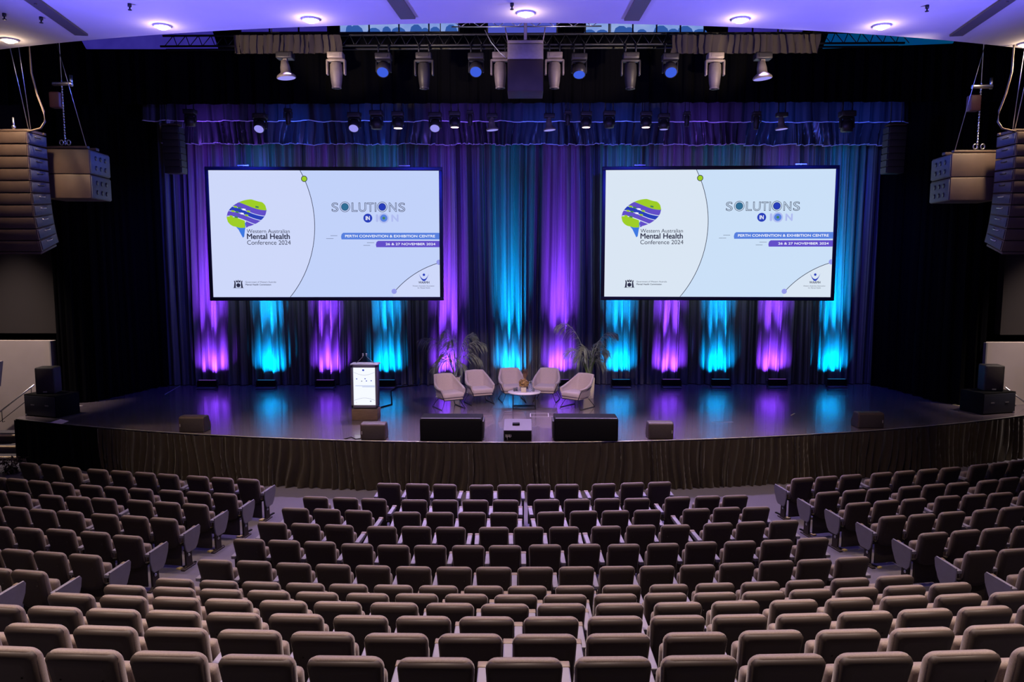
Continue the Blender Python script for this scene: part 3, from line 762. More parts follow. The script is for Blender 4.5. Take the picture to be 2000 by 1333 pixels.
    def bar(u0, v0, v1, m, body, ut, wt):
        pts = [(u0 + .008, v0), (1, v0), (1, v1), (u0, v1), (u0 - .002, v0 + (v1 - v0) * .6), (u0 + .001, v0 + (v1 - v0) * .2)]
        shape('banner', [(pts, 3, 0)], [m]); word(body, ut, v1 - .0165, wt, WHT, hgt=(v1 - v0) - .033, bold=.035)
    bar(.570, .488, .540, SKY, 'PERTH CONVENTION & EXHIBITION CENTRE', .586, .394)
    bar(.722, .552, .602, VIO, '26 & 27 NOVEMBER 2024', .763, .218)
    dl = []
    for u0, u1, v in ((.522, .552, .511), (.503, .535, .534), (.681, .713, .566), (.665, .695, .588)): dl.append(([(u0, v - .0012), (u1, v - .0012), (u1, v + .0012), (u0, v + .0012)], 3, 0))
    shape('speed_line', dl, [INK])
    smile = lambda t: (.907 + .045 * t, .812 + .045 * (1 - (2 * t - 1) ** 2))
    it = []
    for k in range(24):
        t0, t1 = k / 24, (k + 1) / 24; w0, w1 = .016 * math.sin(PI * t0), .016 * math.sin(PI * t1); a_, b_ = smile(t0), smile(t1)
        it.append(([a_, b_, (b_[0], b_[1] + w1), (a_[0], a_[1] + w0)], 3, 0))
    it.append((circ(.9295, .822, .0055), 3, 0)); shape('smile_logo', it, [DEEP])
    word('WAAMH', .905, .892, .048, INK, hgt=.018, bold=.04); word('Western Australian Association', .879, .916, .096, INK); word('for Mental Health', .901, .932, .055, INK)

def screen(TL, TR, BL, BR, bgl, bgr, label):
    yL = 24.35; yR = 24.60
    if label == 'far': yL, yR = 24.85, 24.60
    c = [at(*TL, yL), at(*TR, yR), at(*BL, yL), at(*BR, yR)]
    top = (c[0].z + c[1].z) / 2; bot = (c[2].z + c[3].z) / 2
    O = Vector(((c[0].x + c[2].x) / 2, yL, top)); E = Vector(((c[1].x + c[3].x) / 2, yR, top))
    Wd = (E - O).length; Ht = top - bot; rz = math.atan2(E.y - O.y, E.x - O.x)
    t = thing('projection_screen', 'large bright conference slide screen hung ' + ('above the lectern' if label != 'far' else 'on the side away from the lectern'), 'screen', O, rz, 'hanging projection screens')
    bw = .115
    f = MB()
    f.box((Wd / 2, .03, bw / 2), (Wd + 2 * bw, .10, bw), bev=.01).box((Wd / 2, .03, -Ht - bw / 2), (Wd + 2 * bw, .10, bw), bev=.01)
    f.box((-bw / 2, .03, -Ht / 2), (bw, .10, Ht), bev=.01).box((Wd + bw / 2, .03, -Ht / 2), (bw, .10, Ht), bev=.01)
    f.obj('frame', M['dark'], t)
    pn = MB(); pn.box((Wd / 2, .02, -Ht / 2), (Wd + .02, .03, Ht + .02)); d = pn.obj('display', [bgr], t)
    d.location = (0, 0, 0)
    slide(d, Wd, Ht, bgl, bgr, bgl)
    for u in (.15, .85):
        MB().cyl((u * Wd, .05, bw), (u * Wd, .05, 2.6), .006, n=6).obj('suspension_wire', M['dark'], t)
        MB().box((u * Wd, .04, bw + .04), (.35, .05, .03)).cyl((u * Wd, .04, bw), (u * Wd, .04, bw + .1), .02).obj('bracket', M['chrome'], t)
    return t
screen((406.7, 333.3), (855.5, 333.3), (417.4, 584), (861, 577), emi('slide_lilac', srgb(206, 216, 250)), emi('slide_blue', srgb(194, 210, 250)), 'lectern')
screen((1184, 332), (1631.6, 330.8), (1179.6, 578.3), (1623, 582), emi('slide_pale', srgb(218, 230, 244)), emi('slide_ice', srgb(203, 224, 248)), 'far')

# ================================================================== LED UPLIGHTS ON THE STAGE FLOOR
cols = [398, 515, 632, 752, 872, 997, 1095, 1214, 1312, 1408, 1518, 1633]
lg = ['at the lectern end of the row', 'under the wordmark logo of the first screen', 'just before the lectern', 'just past the lectern', 'behind the first palm', 'behind the middle armchairs',
      'behind the gap between armchair and second palm', 'just past the second palm', 'second past the second palm', 'third past the second palm', 'last but one, away from the lectern', 'at the end away from the lectern']
for i, px in enumerate(cols):
    p = onz(px, 756, ZS); y = bline(p.x) - .62; x = (px - 1025) / 1491 * y
    cyan = i % 2 == 1; c = CYAN if cyan else PURPLE
    t = thing('led_batten', ('cyan' if cyan else 'violet') + ' floor uplight ' + lg[i], 'stage light', (x, y, ZS), group='floor uplights below the back curtain')
    MB().box((0, 0, .17), (.62, .16, .20), bev=.015).obj('housing', M['black'], t)
    MB().box((0, -.06, .03), (.60, .32, .035), bev=.008).obj('base_plate', M['silver'], t)
    MB().box((-.33, 0, .12), (.02, .1, .2)).box((.33, 0, .12), (.02, .1, .2)).obj('bracket', M['dark'], t)
    MB().box((0, .0, .272), (.56, .08, .006)).obj('lens', emi('batten_lens', (.05, .4, 1) if cyan else (.4, .15, 1), .35), t)
    P_ = 62 if cyan else 60
    w = .85 if cyan else .9
    a = lamp('AREA', 'narrow_beam', (x, y, ZS + .29), (x, y + .62, ZS + 3.6), c, P_ * w * 2.7, t, size=.60, sizey=.10, spread=20)
    b_ = lamp('AREA', 'wide_beam', (x, y, ZS + .29), (x, y + .8, ZS + 1.05), c, P_ * 1.85, t, size=.58, sizey=.08, spread=60)

# ================================================================== MOVING HEADS ON THE FRONT TRUSS
def moving_head(px, py, Y, kind, label, col=None, s=1.0, tilt=0, pan=0, group='moving heads on the front truss', up=None):
    p = at(px, py, Y); up = ((zF + .1 if up is None else up) - p.z) / s / {'profile': 1.08, 'dim': 1.08, 'side': 1.12, 'wash': 1.1}[kind]
    s *= {'profile': 1.08, 'dim': 1.08, 'side': 1.12, 'wash': 1.1}[kind]
    t = thing('moving_head_light', label, 'stage light', p, pan, group); t.scale = (s, s, s)
    body, dk = (M['head'], M['headd'])
    if kind == 'dim': body = M['headd']
    MB().box((0, 0, -.07), (.34, .26, .13), bev=.02).box((0, -.135, -.07), (.22, .01, .06)).obj('base', body if kind == 'profile' else dk, t)
    for x in (-.11, .11): MB().cyl((x, 0, 0), (x, 0, up), .018).obj('clamp', M['dark'], t)
    y_ = MB()
    if kind == 'profile' or kind == 'dim':
        y_.box((0, 0, -.165), (.40, .12, .05), bev=.015)
        for x in (-.19, .19): y_.box((x, 0, -.31), (.045, .12, .32), bev=.015)
        y_.obj('yoke', body, t)
        h_ = MB(); h_.lathe([(.001, -.20), (.10, -.205), (.128, -.25), (.135, -.42), (.118, -.60), (.10, -.72), (.105, -.75), (.001, -.75)])
        h_.box((0, -.09, -.245), (.12, .05, .05), bev=.01)
        h_.obj('head', body, t)
        MB().lathe([(.001, -.755), (.085, -.758), (.001, -.772)]).obj('lens', M['dark'], t)
    elif kind == 'wash':
        y_.box((0, 0, -.16), (.30, .10, .04), bev=.012)
        for x in (-.15, .15): y_.box((x, 0, -.27), (.035, .10, .24), bev=.012)
        y_.obj('yoke', M['dark'], t)
        hd = MB().sph((0, 0, 0), .125, (1, 1, .9)).lathe([(.13, .02), (.145, -.06), (.135, -.20), (.001, -.20)]); h_ = hd.obj('head', dk, t, (0, 0, -.27), (tilt, 0, 0))
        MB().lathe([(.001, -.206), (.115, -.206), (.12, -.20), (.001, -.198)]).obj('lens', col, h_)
    elif kind == 'side':
        y_.box((0, 0, -.16), (.08, .10, .06)).cyl((0, 0, -.16), (0, 0, -.42), .055, n=14)
        y_.obj('yoke', M['head'], t)
        h_ = MB().lathe([(.001, -.25), (.07, -.24), (.10, -.1), (.105, .0), (.19, .07), (.20, .11), (.001, .12)], n=22).obj('head', M['head'], t, (.0, 0, -.40), (0, PI - .10, 0))
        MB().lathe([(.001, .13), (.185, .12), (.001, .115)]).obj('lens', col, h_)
    return t
YF = 18.55
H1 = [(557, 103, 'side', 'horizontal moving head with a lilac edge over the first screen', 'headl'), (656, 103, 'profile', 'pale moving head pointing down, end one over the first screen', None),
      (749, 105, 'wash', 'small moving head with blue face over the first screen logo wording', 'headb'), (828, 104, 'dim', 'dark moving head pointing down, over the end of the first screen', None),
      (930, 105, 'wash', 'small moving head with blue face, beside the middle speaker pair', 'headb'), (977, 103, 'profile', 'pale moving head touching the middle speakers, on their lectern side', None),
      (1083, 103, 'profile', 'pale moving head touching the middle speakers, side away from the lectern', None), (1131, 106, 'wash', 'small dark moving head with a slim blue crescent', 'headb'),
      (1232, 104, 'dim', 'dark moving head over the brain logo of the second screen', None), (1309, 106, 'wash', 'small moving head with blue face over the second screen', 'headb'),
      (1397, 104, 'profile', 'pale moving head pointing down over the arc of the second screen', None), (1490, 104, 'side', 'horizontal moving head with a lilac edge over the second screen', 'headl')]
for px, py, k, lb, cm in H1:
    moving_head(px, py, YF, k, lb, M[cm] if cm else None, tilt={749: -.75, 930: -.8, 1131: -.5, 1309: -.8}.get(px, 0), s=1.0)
# second row, over the stage
YB = 22.4
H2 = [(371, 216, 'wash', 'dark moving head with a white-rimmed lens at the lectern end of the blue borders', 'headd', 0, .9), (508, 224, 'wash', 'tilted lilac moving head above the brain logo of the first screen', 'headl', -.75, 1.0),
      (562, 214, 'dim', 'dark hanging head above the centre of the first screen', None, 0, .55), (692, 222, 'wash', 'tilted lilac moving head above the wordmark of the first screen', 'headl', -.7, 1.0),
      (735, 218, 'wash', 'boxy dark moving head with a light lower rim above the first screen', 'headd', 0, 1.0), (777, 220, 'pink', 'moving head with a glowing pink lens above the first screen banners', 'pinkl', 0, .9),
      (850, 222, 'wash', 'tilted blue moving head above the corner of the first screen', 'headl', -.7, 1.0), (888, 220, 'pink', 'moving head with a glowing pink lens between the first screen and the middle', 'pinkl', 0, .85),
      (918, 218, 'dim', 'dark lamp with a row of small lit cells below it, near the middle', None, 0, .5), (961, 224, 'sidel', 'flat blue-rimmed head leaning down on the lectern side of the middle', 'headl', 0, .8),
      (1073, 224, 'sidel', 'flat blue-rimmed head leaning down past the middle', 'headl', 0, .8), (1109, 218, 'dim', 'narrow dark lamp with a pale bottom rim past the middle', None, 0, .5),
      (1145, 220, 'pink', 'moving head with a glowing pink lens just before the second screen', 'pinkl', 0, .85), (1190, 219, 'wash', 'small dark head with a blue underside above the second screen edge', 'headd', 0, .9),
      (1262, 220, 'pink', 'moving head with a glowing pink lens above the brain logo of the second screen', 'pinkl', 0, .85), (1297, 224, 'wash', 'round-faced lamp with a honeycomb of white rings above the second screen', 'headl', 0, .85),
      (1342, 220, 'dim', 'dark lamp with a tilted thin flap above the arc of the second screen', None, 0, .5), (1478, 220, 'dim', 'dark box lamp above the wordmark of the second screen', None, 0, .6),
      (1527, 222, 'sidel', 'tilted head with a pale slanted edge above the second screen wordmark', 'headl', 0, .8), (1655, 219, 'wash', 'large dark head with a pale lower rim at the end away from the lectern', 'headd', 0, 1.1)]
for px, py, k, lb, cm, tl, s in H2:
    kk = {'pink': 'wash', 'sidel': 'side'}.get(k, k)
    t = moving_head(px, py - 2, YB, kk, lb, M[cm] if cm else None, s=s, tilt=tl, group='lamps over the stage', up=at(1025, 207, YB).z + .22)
    if k == 'pink': lamp('SPOT', 'lamp', tuple(t.location + Vector((0, 0, -.50 * s))), (t.location.x * .8, 18.6, ZS), (.66, .46, .98), 11000, t, angle=66, blend=.8, size=.1)
rl = thing('lighting_bar', 'long dark bar carrying the lamps over the stage', 'truss')
pz = at(1025, 207, YB).z
MB().cyl((-12.0, YB, pz + .22), (12.0, YB, pz + .22), .03).cyl((-12.0, YB, pz + .5), (12.0, YB, pz + .5), .03).obj('pipe', M['dark'], rl)
hw = MB()
for x in (-9, -3, 3, 9): hw.cyl((x, YB, pz + .5), (x, YB, 14.2), .012, n=6)
hw.obj('hanging_wire', M['dark'], rl)
hb = MB()
for k in range(30): hb.cyl((-11.8 + k * .8, YB, pz + .22), (-11.4 + k * .8, YB, pz + .5), .012, n=6).cyl((-11.4 + k * .8, YB, pz + .5), (-11.0 + k * .8, YB, pz + .22), .012, n=6)
hb.obj('brace', M['dark'], rl)
# coloured wash from the bar on the back curtain and from the front truss on the seats
for x in (-9, -3, 3, 9): lamp('AREA', 'blue_wash', (x, YB + .2, 8.7), (x * 1.05, 25.8, 4.6), BLUE, 90, rl, size=.6, sizey=.2, spread=120)
for k in range(9):
    x = -10 + 2.5 * k
    lamp('AREA', 'border_fill', (x, YB + .5, 8.95), (x + .6, YB + 2.0, 9.75), (.03, .12, 1) if k % 3 else (.22, .08, 1), 10, rl, size=.3, sizey=.1, spread=100)  # added lights to brighten the borders, not lamps of the bar
for s in (-1, 1):
    lamp('SPOT', 'blue_fill', (s * 2.5, YF - .2, zF - .5), (s * 11.1, 15.5, 8.0), (.06, .14, 1), 1800, None, angle=24, blend=.7, size=.1)  # added beams that turn the hung speakers blue
    lamp('SPOT', 'violet_beam', (s * 5.5, YF - .2, zF - .5), (s * 4.5, 9.5, .3), (.30, .22, 1), 1500, None, angle=95, blend=.8, size=.12)

# ================================================================== SPEAKERS
def wordbox(w, d, h, label, cat, loc, rz, nm='speaker_cabinet', body='blackbox', grp=None, front='grille', dots=0, bev=.02):
    t = thing(nm, label, cat, loc, rz, grp)
    MB().box((0, 0, h / 2), (w, d, h), bev=bev).obj('cabinet', M[body], t)
    g = MB().box((0, -d / 2 - .004, h / 2), (w - .05, .014, h - .05), bev=.004)
    g.obj('grille', M[front], t)
    return t
# hanging sub boxes and columns
def sub_pair(px0, px1, pyt, pym, pyb, Y, side, nm):
    a_, b_ = at(px0, pyt, Y), at(px1, pyb, Y); zm = at(px0, pym, Y).z
    W_ = b_.x - a_.x; D = .95
    s = side
    rz = .10 * s
    zb = b_.z
    for i, (z0, z1) in enumerate(((zm, a_.z), (zb, zm))):
        t = thing('hanging_subwoofer', ('upper' if i == 0 else 'lower') + ' box of the hung brown sub pair ' + nm, 'speaker', ((a_.x + b_.x) / 2, Y + D / 2, z0), rz, 'hung sub boxes')
        h = z1 - z0 - .012
        MB().box((0, 0, h / 2 + .006), (W_, D, h), bev=.012).obj('cabinet', M['brownbox'], t)
        xf = s * W_ / 2
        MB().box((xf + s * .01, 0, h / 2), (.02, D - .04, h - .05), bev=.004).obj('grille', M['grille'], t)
        for yy in (-.22, .0, .22):
            for zz in (.3, .7): MB().cyl((xf + s * .018, yy, h * zz), (xf + s * .026, yy, h * zz), .05, n=12).obj('port', M['dark'], t)
    c = ((a_.x + b_.x) / 2, Y + D / 2, a_.z)
    t = thing('chain_hoist', 'chain hoist with cables holding the brown sub pair ' + nm, 'hoist', c)
    MB().box((0, 0, .045), (W_, .12, .06), bev=.01).box((0, -.35, .045), (W_, .1, .05), bev=.01).obj('bumper_frame', M['brownbox'], t)
    ch = MB(); 
    for k in range(24): ch.sph((0, -.35, .12 + k * .055), .022, (.6, 1, 1.3) if k % 2 else (1, .6, 1.3), n=8)
    for x in (-.06, .09): ch.tube([(x + .04 * math.cos(q), -.38, .14 + .05 * math.sin(q)) for q in [k * PI / 6 for k in range(12)]], .012, n=6, closed=True)
    ch.cyl((0, -.35, 1.4), (0, -.35, ZC + 3 - c[2]), .008, n=6)
    ch.obj('chain', M['chrome'], t)
    MB().box((-.13, -.35, 1.0), (.22, .18, .32), bev=.03).obj('motor', M['motor'], t)
    MB().box((.02, -.35, 1.33), (.42, .08, .08), bev=.02).cyl((.2, -.35, 1.5), (.2, -.35, 1.28), .03).obj('yoke_bar', M['chrome'], t)
    MB().cyl((s * W_ * .48, -.4, .07), (s * (W_ * .48 - .75), -.4, ZC + 1.5 - c[2]), .007, n=6).obj('safety_cable', M['chrome'], t)
sub_pair(76, 172, 291, 340, 388, 16.0, 1, 'at the lectern end')
sub_pair(1867, 1957, 299, 346, 392, 16.0, -1, 'away from the lectern')
def line_array(side, nm, px_in, Y, n=10):
    # boxes face the stalls; the column curves back and tips down towards its foot
    s = side; grp = 'hung column speakers ' + nm
    p = at(px_in, 257, Y); h = (at(px_in, 257, Y).z - at(px_in, 491, Y).z) / n / .985
    TH = [0, 0, .5, 1, 2.5, 4.5, 7, 10.5, 14, 18]; Wd = 1.05
    top = p.copy()
    for k in range(n):
        th = math.radians(TH[k])
        t = thing('line_array_box', '%s speaker box down in the hanging column %s' % (ORD[k], nm), 'speaker', p, 0, grp)
        t.rotation_euler = (th, 0, 0)
        MB().prism([(0, -h + .006), (0, -.006), (.62, -.016), (.62, -h + .016)], 'x', -s * Wd, 0, bev=.006).obj('cabinet', M['brownbox'], t)
        MB().box((-s * Wd / 2, -.006, -h / 2), (Wd - .04, .012, h - .03), bev=.003).obj('grille', M['brownbox'], t)
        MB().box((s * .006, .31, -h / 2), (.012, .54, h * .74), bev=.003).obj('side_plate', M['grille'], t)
        MB().tube([(s * .014, .22, -h * .3), (s * .03, .24, -h * .35), (s * .03, .38, -h * .35), (s * .014, .40, -h * .3)], .012, n=6).obj('handle', M['chrome'] if k > 4 else M['dark'], t)
        p = p + Vector((0, math.sin(th) * h, -math.cos(th) * h))
    tag(MB().box((-s * .5, .28, -.03), (.95, .56, .05), bev=.01).obj('pull_back_bar', M['brownbox'], None, p, (math.radians(18), 0, 0)), 'brown lower bar under the hanging speaker column ' + nm, 'rigging', 'column lower bars')
    b = top
    t = thing('flying_frame', 'steel frame and wires over the hanging speaker column ' + nm, 'rigging', (b.x, Y, b.z))
    MB().box((-s * .55, .08, .03), (1.15, .08, .05), bev=.008).box((-s * .55, .54, .03), (1.15, .08, .05), bev=.008).box((-s * .03, .31, .03), (.06, .5, .05)).box((-s * 1.05, .31, .03), (.06, .5, .05)).obj('frame', M['brownbox'], t)
    w = MB(); top = ZC + .9 - b.z
    for x0, x1 in ((-.02, -.42), (.02, -.18), (-.62, -.68), (-.75, -.35), (-.95, -.5)): w.cyl((s * x0, .1, .05), (s * x1, .1, top), .009, n=6)
    w.obj('wire', M['chrome'], t)
    MB().sph((-s * .3, .08, .1), .04, n=8).cyl((-s * .3, .08, .05), (-s * .3, .08, .28), .02).obj('shackle', M['chrome'], t)
    MB().tube([(s * .02, 0, .0), (s * .12, 0, .02), (s * .28, 0, .06), (s * .37, 0, .18), (s * .36, 0, .38), (s * .25, 0, .7), (s * .17, 0, 1.1), (s * .15, 0, top)], .018, n=6).obj('cable', M['armcap'], t)
line_array(1, 'at the lectern end', 52, 15.1)
line_array(-1, 'away from the lectern', 1986, 15.1)
# middle pair
a_, b_ = at(991, 84, 17.2), at(1061, 178, 17.2); zm = at(991, 115, 17.2).z
for i, (z0, z1) in enumerate(((zm, a_.z), (b_.z, zm))):
    t = thing('centre_speaker', ('upper' if i == 0 else 'lower') + ' box of the speaker pair hung in the middle', 'speaker', ((a_.x + b_.x) / 2, 17.6, z0), 0, 'middle speaker pair')
    h = z1 - z0 - .01
    MB().box((0, 0, h / 2), (b_.x - a_.x, .8, h), bev=.012).obj('cabinet', M['head'] if i == 0 else M['brownbox'], t)  # upper box coloured paler for the light falling on it
    MB().box((0, -.405, h / 2), (b_.x - a_.x - .04, .012, h - .04), bev=.003).obj('grille', M['head'] if i == 0 else M['brownbox'], t)
t = thing('hanging_pole', 'short tan pole and frame holding the middle speaker pair', 'rigging', ((a_.x + b_.x) / 2, 17.3, a_.z))
MB().cyl((0, 0, .06), (0, 0, ZC + 2.0 - a_.z), .035).obj('pole', M['head'], t)
MB().box((0, 0, .04), (b_.x - a_.x, .1, .07), bev=.01).cyl((-.38, 0, .05), (-.44, 0, .35), .012).cyl((.38, 0, .05), (.43, 0, .35), .012).obj('frame', M['head'], t)
MB().tube([(-.42, -.05, -.3), (-.55, 0, -.18), (-.75, 0, .05), (-.88, 0, .3)], .01, n=6).obj('cable', M['edge'], t)
# side fill columns upstage
for s, px, nm in ((1, 311, 'over the lectern end'), (-1, 1742, 'over the end away from the lectern')):
    grp = 'upstage speaker columns ' + nm
    for k in range(7):
        p = at(px + s * (k * 1.0), 245 + k * 13.2, 21.9); p2 = at(px, 245 + (k + 1) * 13.2, 21.9)
        h = p.z - p2.z - .008
        t = thing('upstage_speaker_box', '%s small box down in the dark column %s' % (ORD[k], nm), 'speaker', (p.x + .24, 22.0, p2.z), 0, grp)
        MB().box((0, .2, h / 2), (.46, .4, h), bev=.008).obj('cabinet', M['blackbox'], t)
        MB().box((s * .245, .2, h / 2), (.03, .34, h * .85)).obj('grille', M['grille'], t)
    p = at(px + 16, 243, 21.9)
    t = thing('column_bracket', 'small bracket above the dark speaker column ' + nm, 'rigging', (p.x, 22.15, p.z))
    MB().box((0, 0, .02), (.48, .3, .05), bev=.008).obj('frame', M['brownbox'], t); MB().cyl((-.15, 0, .03), (-.15, 0, 2.2), .01).cyl((.15, 0, .03), (.15, 0, 2.2), .01).obj('wire', M['dark'], t)
# stage-front boxes
def on_stage(px, py): return onz(px, py, ZS)
def wedge(px0, px1, pyb, label, s, h=.40):
    p = on_stage((px0 + px1) / 2, pyb); W_ = (px1 - px0) / 1491 * p.y
    t = thing('stage_monitor', label, 'speaker', (p.x, p.y + .22, ZS), 0, 'small speakers along the stage front')
    MB().prism([(-.20, .0), (-.21, h * .92), (-.14, h), (.10, h * .98), (.24, h * .35), (.24, 0)], 'x', -W_ / 2, W_ / 2, bev=.03).obj('cabinet', M['brownbox'] if s else M['blackbox'], t)
    MB().box((-W_ / 2 * .87 * (1 if s <= 0 else -1) * -1, -.212, h * .45), (.018, .012, .07)).obj('badge', M['edge'], t)
    MB().box((0, -.205, h * .47), (W_ * .9, .012, h * .8), bev=.004).obj('grille', M['lower'], t)
wedge(348, 399, 846, 'small brown speaker on the stage edge towards the lectern-end stack', 1)
wedge(703, 753, 861, 'small brown speaker on the stage edge in front of the lectern', 1)
wedge(1266, 1316, 859, 'small brown speaker on the stage edge past the second long black box', -1)
wedge(1676, 1727, 838, 'small brown speaker on the stage edge, last one past the black boxes', -1)
for px0, px1, s, lb in ((819, 942, 1, 'long low black speaker on the stage edge, lectern side of the middle box'), (1082, 1208, -1, 'long low black speaker on the stage edge, past the middle box')):
    p = on_stage((px0 + px1) / 2, 863); W_ = (px1 - px0) / 1491 * p.y
    t = thing('stage_subwoofer', lb, 'speaker', (p.x, p.y + .36, ZS), 0, 'long black stage-front speakers')
    MB().prism([(-.33, 0), (-.34, .50), (-.30, .53), (.30, .53), (.34, .4), (.34, 0)], 'x', -W_ / 2, W_ / 2, bev=.015).obj('cabinet', M['black'], t)
    MB().box((0, -.342, .26), (W_ - .06, .014, .46), bev=.004).obj('grille', M['black'], t)
    MB().box((s * (W_ / 2 + .02), 0, .25), (.05, .5, .42), bev=.02).obj('end_cap', M['blackbox'], t)
    MB().box((0, -.30, .535), (W_ * .96, .05, .012)).obj('top_lip', M['silver'], t)
p = on_stage(1011, 863); W_ = .66
t = thing('confidence_monitor', 'low wedge box with a small black display in the middle of the stage edge', 'monitor', (p.x, p.y + .36, ZS))
MB().prism([(-.33, 0), (-.33, .26), (.30, .40), (.33, .38), (.33, 0)], 'x', -W_ / 2, W_ / 2, bev=.01).obj('cabinet', mat('monitor_case', (.06, .05, .06), .5), t)
MB().box((0, -.335, .13), (W_ - .03, .012, .23), bev=.003).obj('front_panel', M['black'], t)
MB().box((-.04, -.02, .345), (.17, .10, .03), rot=(.22, 0, 0), bev=.004).obj('display', M['black'], t)
sg = MB()
for k, (dx, hh) in enumerate(((0, .06), (.03, .09), (.06, .05), (.09, .07), (.12, .05))): sg.tube([(-.28 + dx, -.345, .16), (-.275 + dx, -.346, .16 - hh / 2), (-.27 + dx, -.345, .16 - hh * (1 if k != 1 else 1.4))], .005, n=5)
sg.tube([(-.285, -.345, .11), (-.25, -.346, .10), (-.22, -.345, .115), (-.16, -.345, .11)], .004, n=5)
sg.obj('logo', M['edge'], t)
# side stacks
def stack(px0, px1, pyb, cab, nm, s):
    p = on_stage((px0 + px1) / 2, pyb - 3); w = (px1 - px0) / 1491 * p.y
    t = thing('stage_box', 'low black sub box on the stage ' + nm, 'speaker', (p.x, p.y + .35, ZS), s * .30, 'side stack sub boxes')
    MB().box((0, 0, .30), (w * .88, .75, .60), bev=.015).obj('cabinet', M['black'], t)
    MB().box((0, -.38, .30), (w * .88 - .06, .014, .53), bev=.004).obj('grille', mat('grille_navy', (.012, .013, .025), .6), t)
    MB().box((-.25, -.39, .32), (.12, .015, .03)).box((.25, -.39, .32), (.12, .015, .03)).box((s * (w * .44 - .05), -.37, .03), (.05, .05, .05), bev=.01).obj('handle', M['silver'], t)
    q0, q1 = cab; x0 = at(q0, 700, p.y + .2).x; x1 = at(q1, 700, p.y + .2).x
    h = .72
    c = thing('stacked_speaker', 'brown-fronted speaker standing on the black box ' + nm, 'speaker', ((x0 + x1) / 2, p.y + .35, ZS + .60), s * -.12, 'side stack speakers')
    MB().box((0, 0, h / 2), (x1 - x0, .42, h), bev=.04, seg=3).obj('cabinet', M['blackbox'], c)
    MB().box((0, -.205, h / 2), (x1 - x0 - .10, .02, h - .08), bev=.008).obj('grille', M['lower'], c)
    MB().box((0, -.222, .06), (.10, .01, .03)).obj('badge', M['edge'], c)
stack(41, 135, 818, (67, 103), 'at the lectern end', -1)
stack(1896, 1988, 812, (1926, 1963), 'away from the lectern', 1)

# ================================================================== LECTERN
p = on_stage(712, 822)
t = thing('lectern', 'lectern with a lit white portrait display and a brown plinth', 'lectern', (p.x, p.y + .25, ZS))
LW = .70
MB().box((0, 0, .15), (LW - .02, .46, .30), bev=.01).obj('plinth', M['wood'], t)
b = MB().box((0, .05, .88), (LW - .06, .34, 1.12), bev=.01); b.obj('body', M['blackbox'], t)
f = MB()
zb, zt_ = .33, 1.46
f.box((0, -.17, zb + .035), (LW, .08, .07), bev=.008).box((0, -.17, zt_ - .03), (LW, .08, .06), bev=.008)
for s in (-1, 1): f.box((s * (LW / 2 - .03), -.17, (zb + zt_) / 2), (.06, .08, zt_ - zb), bev=.008)
f.obj('frame', M['silver'], t)
dw, dh = LW - .13, zt_ - zb - .14
d = MB().box((0, -.165, (zb + zt_) / 2 + .003), (dw, .03, dh)).obj('display', emi('lectern_display', srgb(236, 240, 250), 1.1), t)
def LP(u, v): return Vector((-dw / 2 + u * dw, -.183, zt_ - .065 - v * dh))
art = MB()
def st(fn, n=16, w=.004, mi=0):
    for k in range(n):
        a, c = fn(k / n), fn((k + 1) / n); art.flat([LP(*a), LP(*c), LP(c[0], c[1] + w), LP(a[0], a[1] + w)], mi)
st(lambda q: (.02 + .96 * q, .12 + .075 * math.sin(PI * q)), w=.006, mi=1); st(lambda q: (.02 + .96 * q, .875 - .065 * math.sin(PI * q)), w=.006, mi=1)
st(lambda q: (.08 + .9 * q, .478), w=.012, mi=2); st(lambda q: (.4 + .58 * q, .505), w=.012, mi=2)
for u, v, r, mi in ((.46, .065, .05, 0), (.15, .30, .03, 0), (.54, .295, .03, 0), (.38, .36, .03, 1), (.6, .355, .03, 0), (.82, .35, .03, 0), (.12, .94, .02, 3), (.78, .90, .035, 1)):
    art.flat([LP(u + r * math.cos(q), v + r * .5 * math.sin(q)) for q in [k * PI / 5 for k in range(10)]], mi)
art.obj('artwork', [DEEP, emi('grey_line', srgb(130, 135, 155)), emi('soft_blue', srgb(140, 160, 215)), emi('soft_pink', srgb(225, 185, 205))], d, recalc=False)
MB().box((0, -.0, 1.475), (LW + .04, .42, .03), bev=.008).obj('top', M['edge'], t)
for s, lb in ((-1, 0), (1, 0)):
    mc = MB().tube([(s * .24, 0, 1.49), (s * .20, -.02, 1.53), (s * .06, -.05, 1.66), (s * .045, -.06, 1.70)], .007, n=6); mc = mc.obj('gooseneck', M['edge'], t)
    MB().cyl((s * .045, -.06, 1.69), (s * .045, -.07, 1.76), .018, .022).obj('microphone', M['edge'], mc)
pc = on_stage(740, 800); pd = on_stage(778, 757)
tag(MB().tube([pc + Vector((0, .2, .015)), pc + Vector((.25, .7, .015)), pd + Vector((-.1, -.8, .015)), pd + Vector((0, 0, .015)), pd + Vector((.6, .3, .015))], .018, n=6).obj('stage_cable', M['black']), 'dark cable curving from the lectern back to the floor uplight', 'cable')

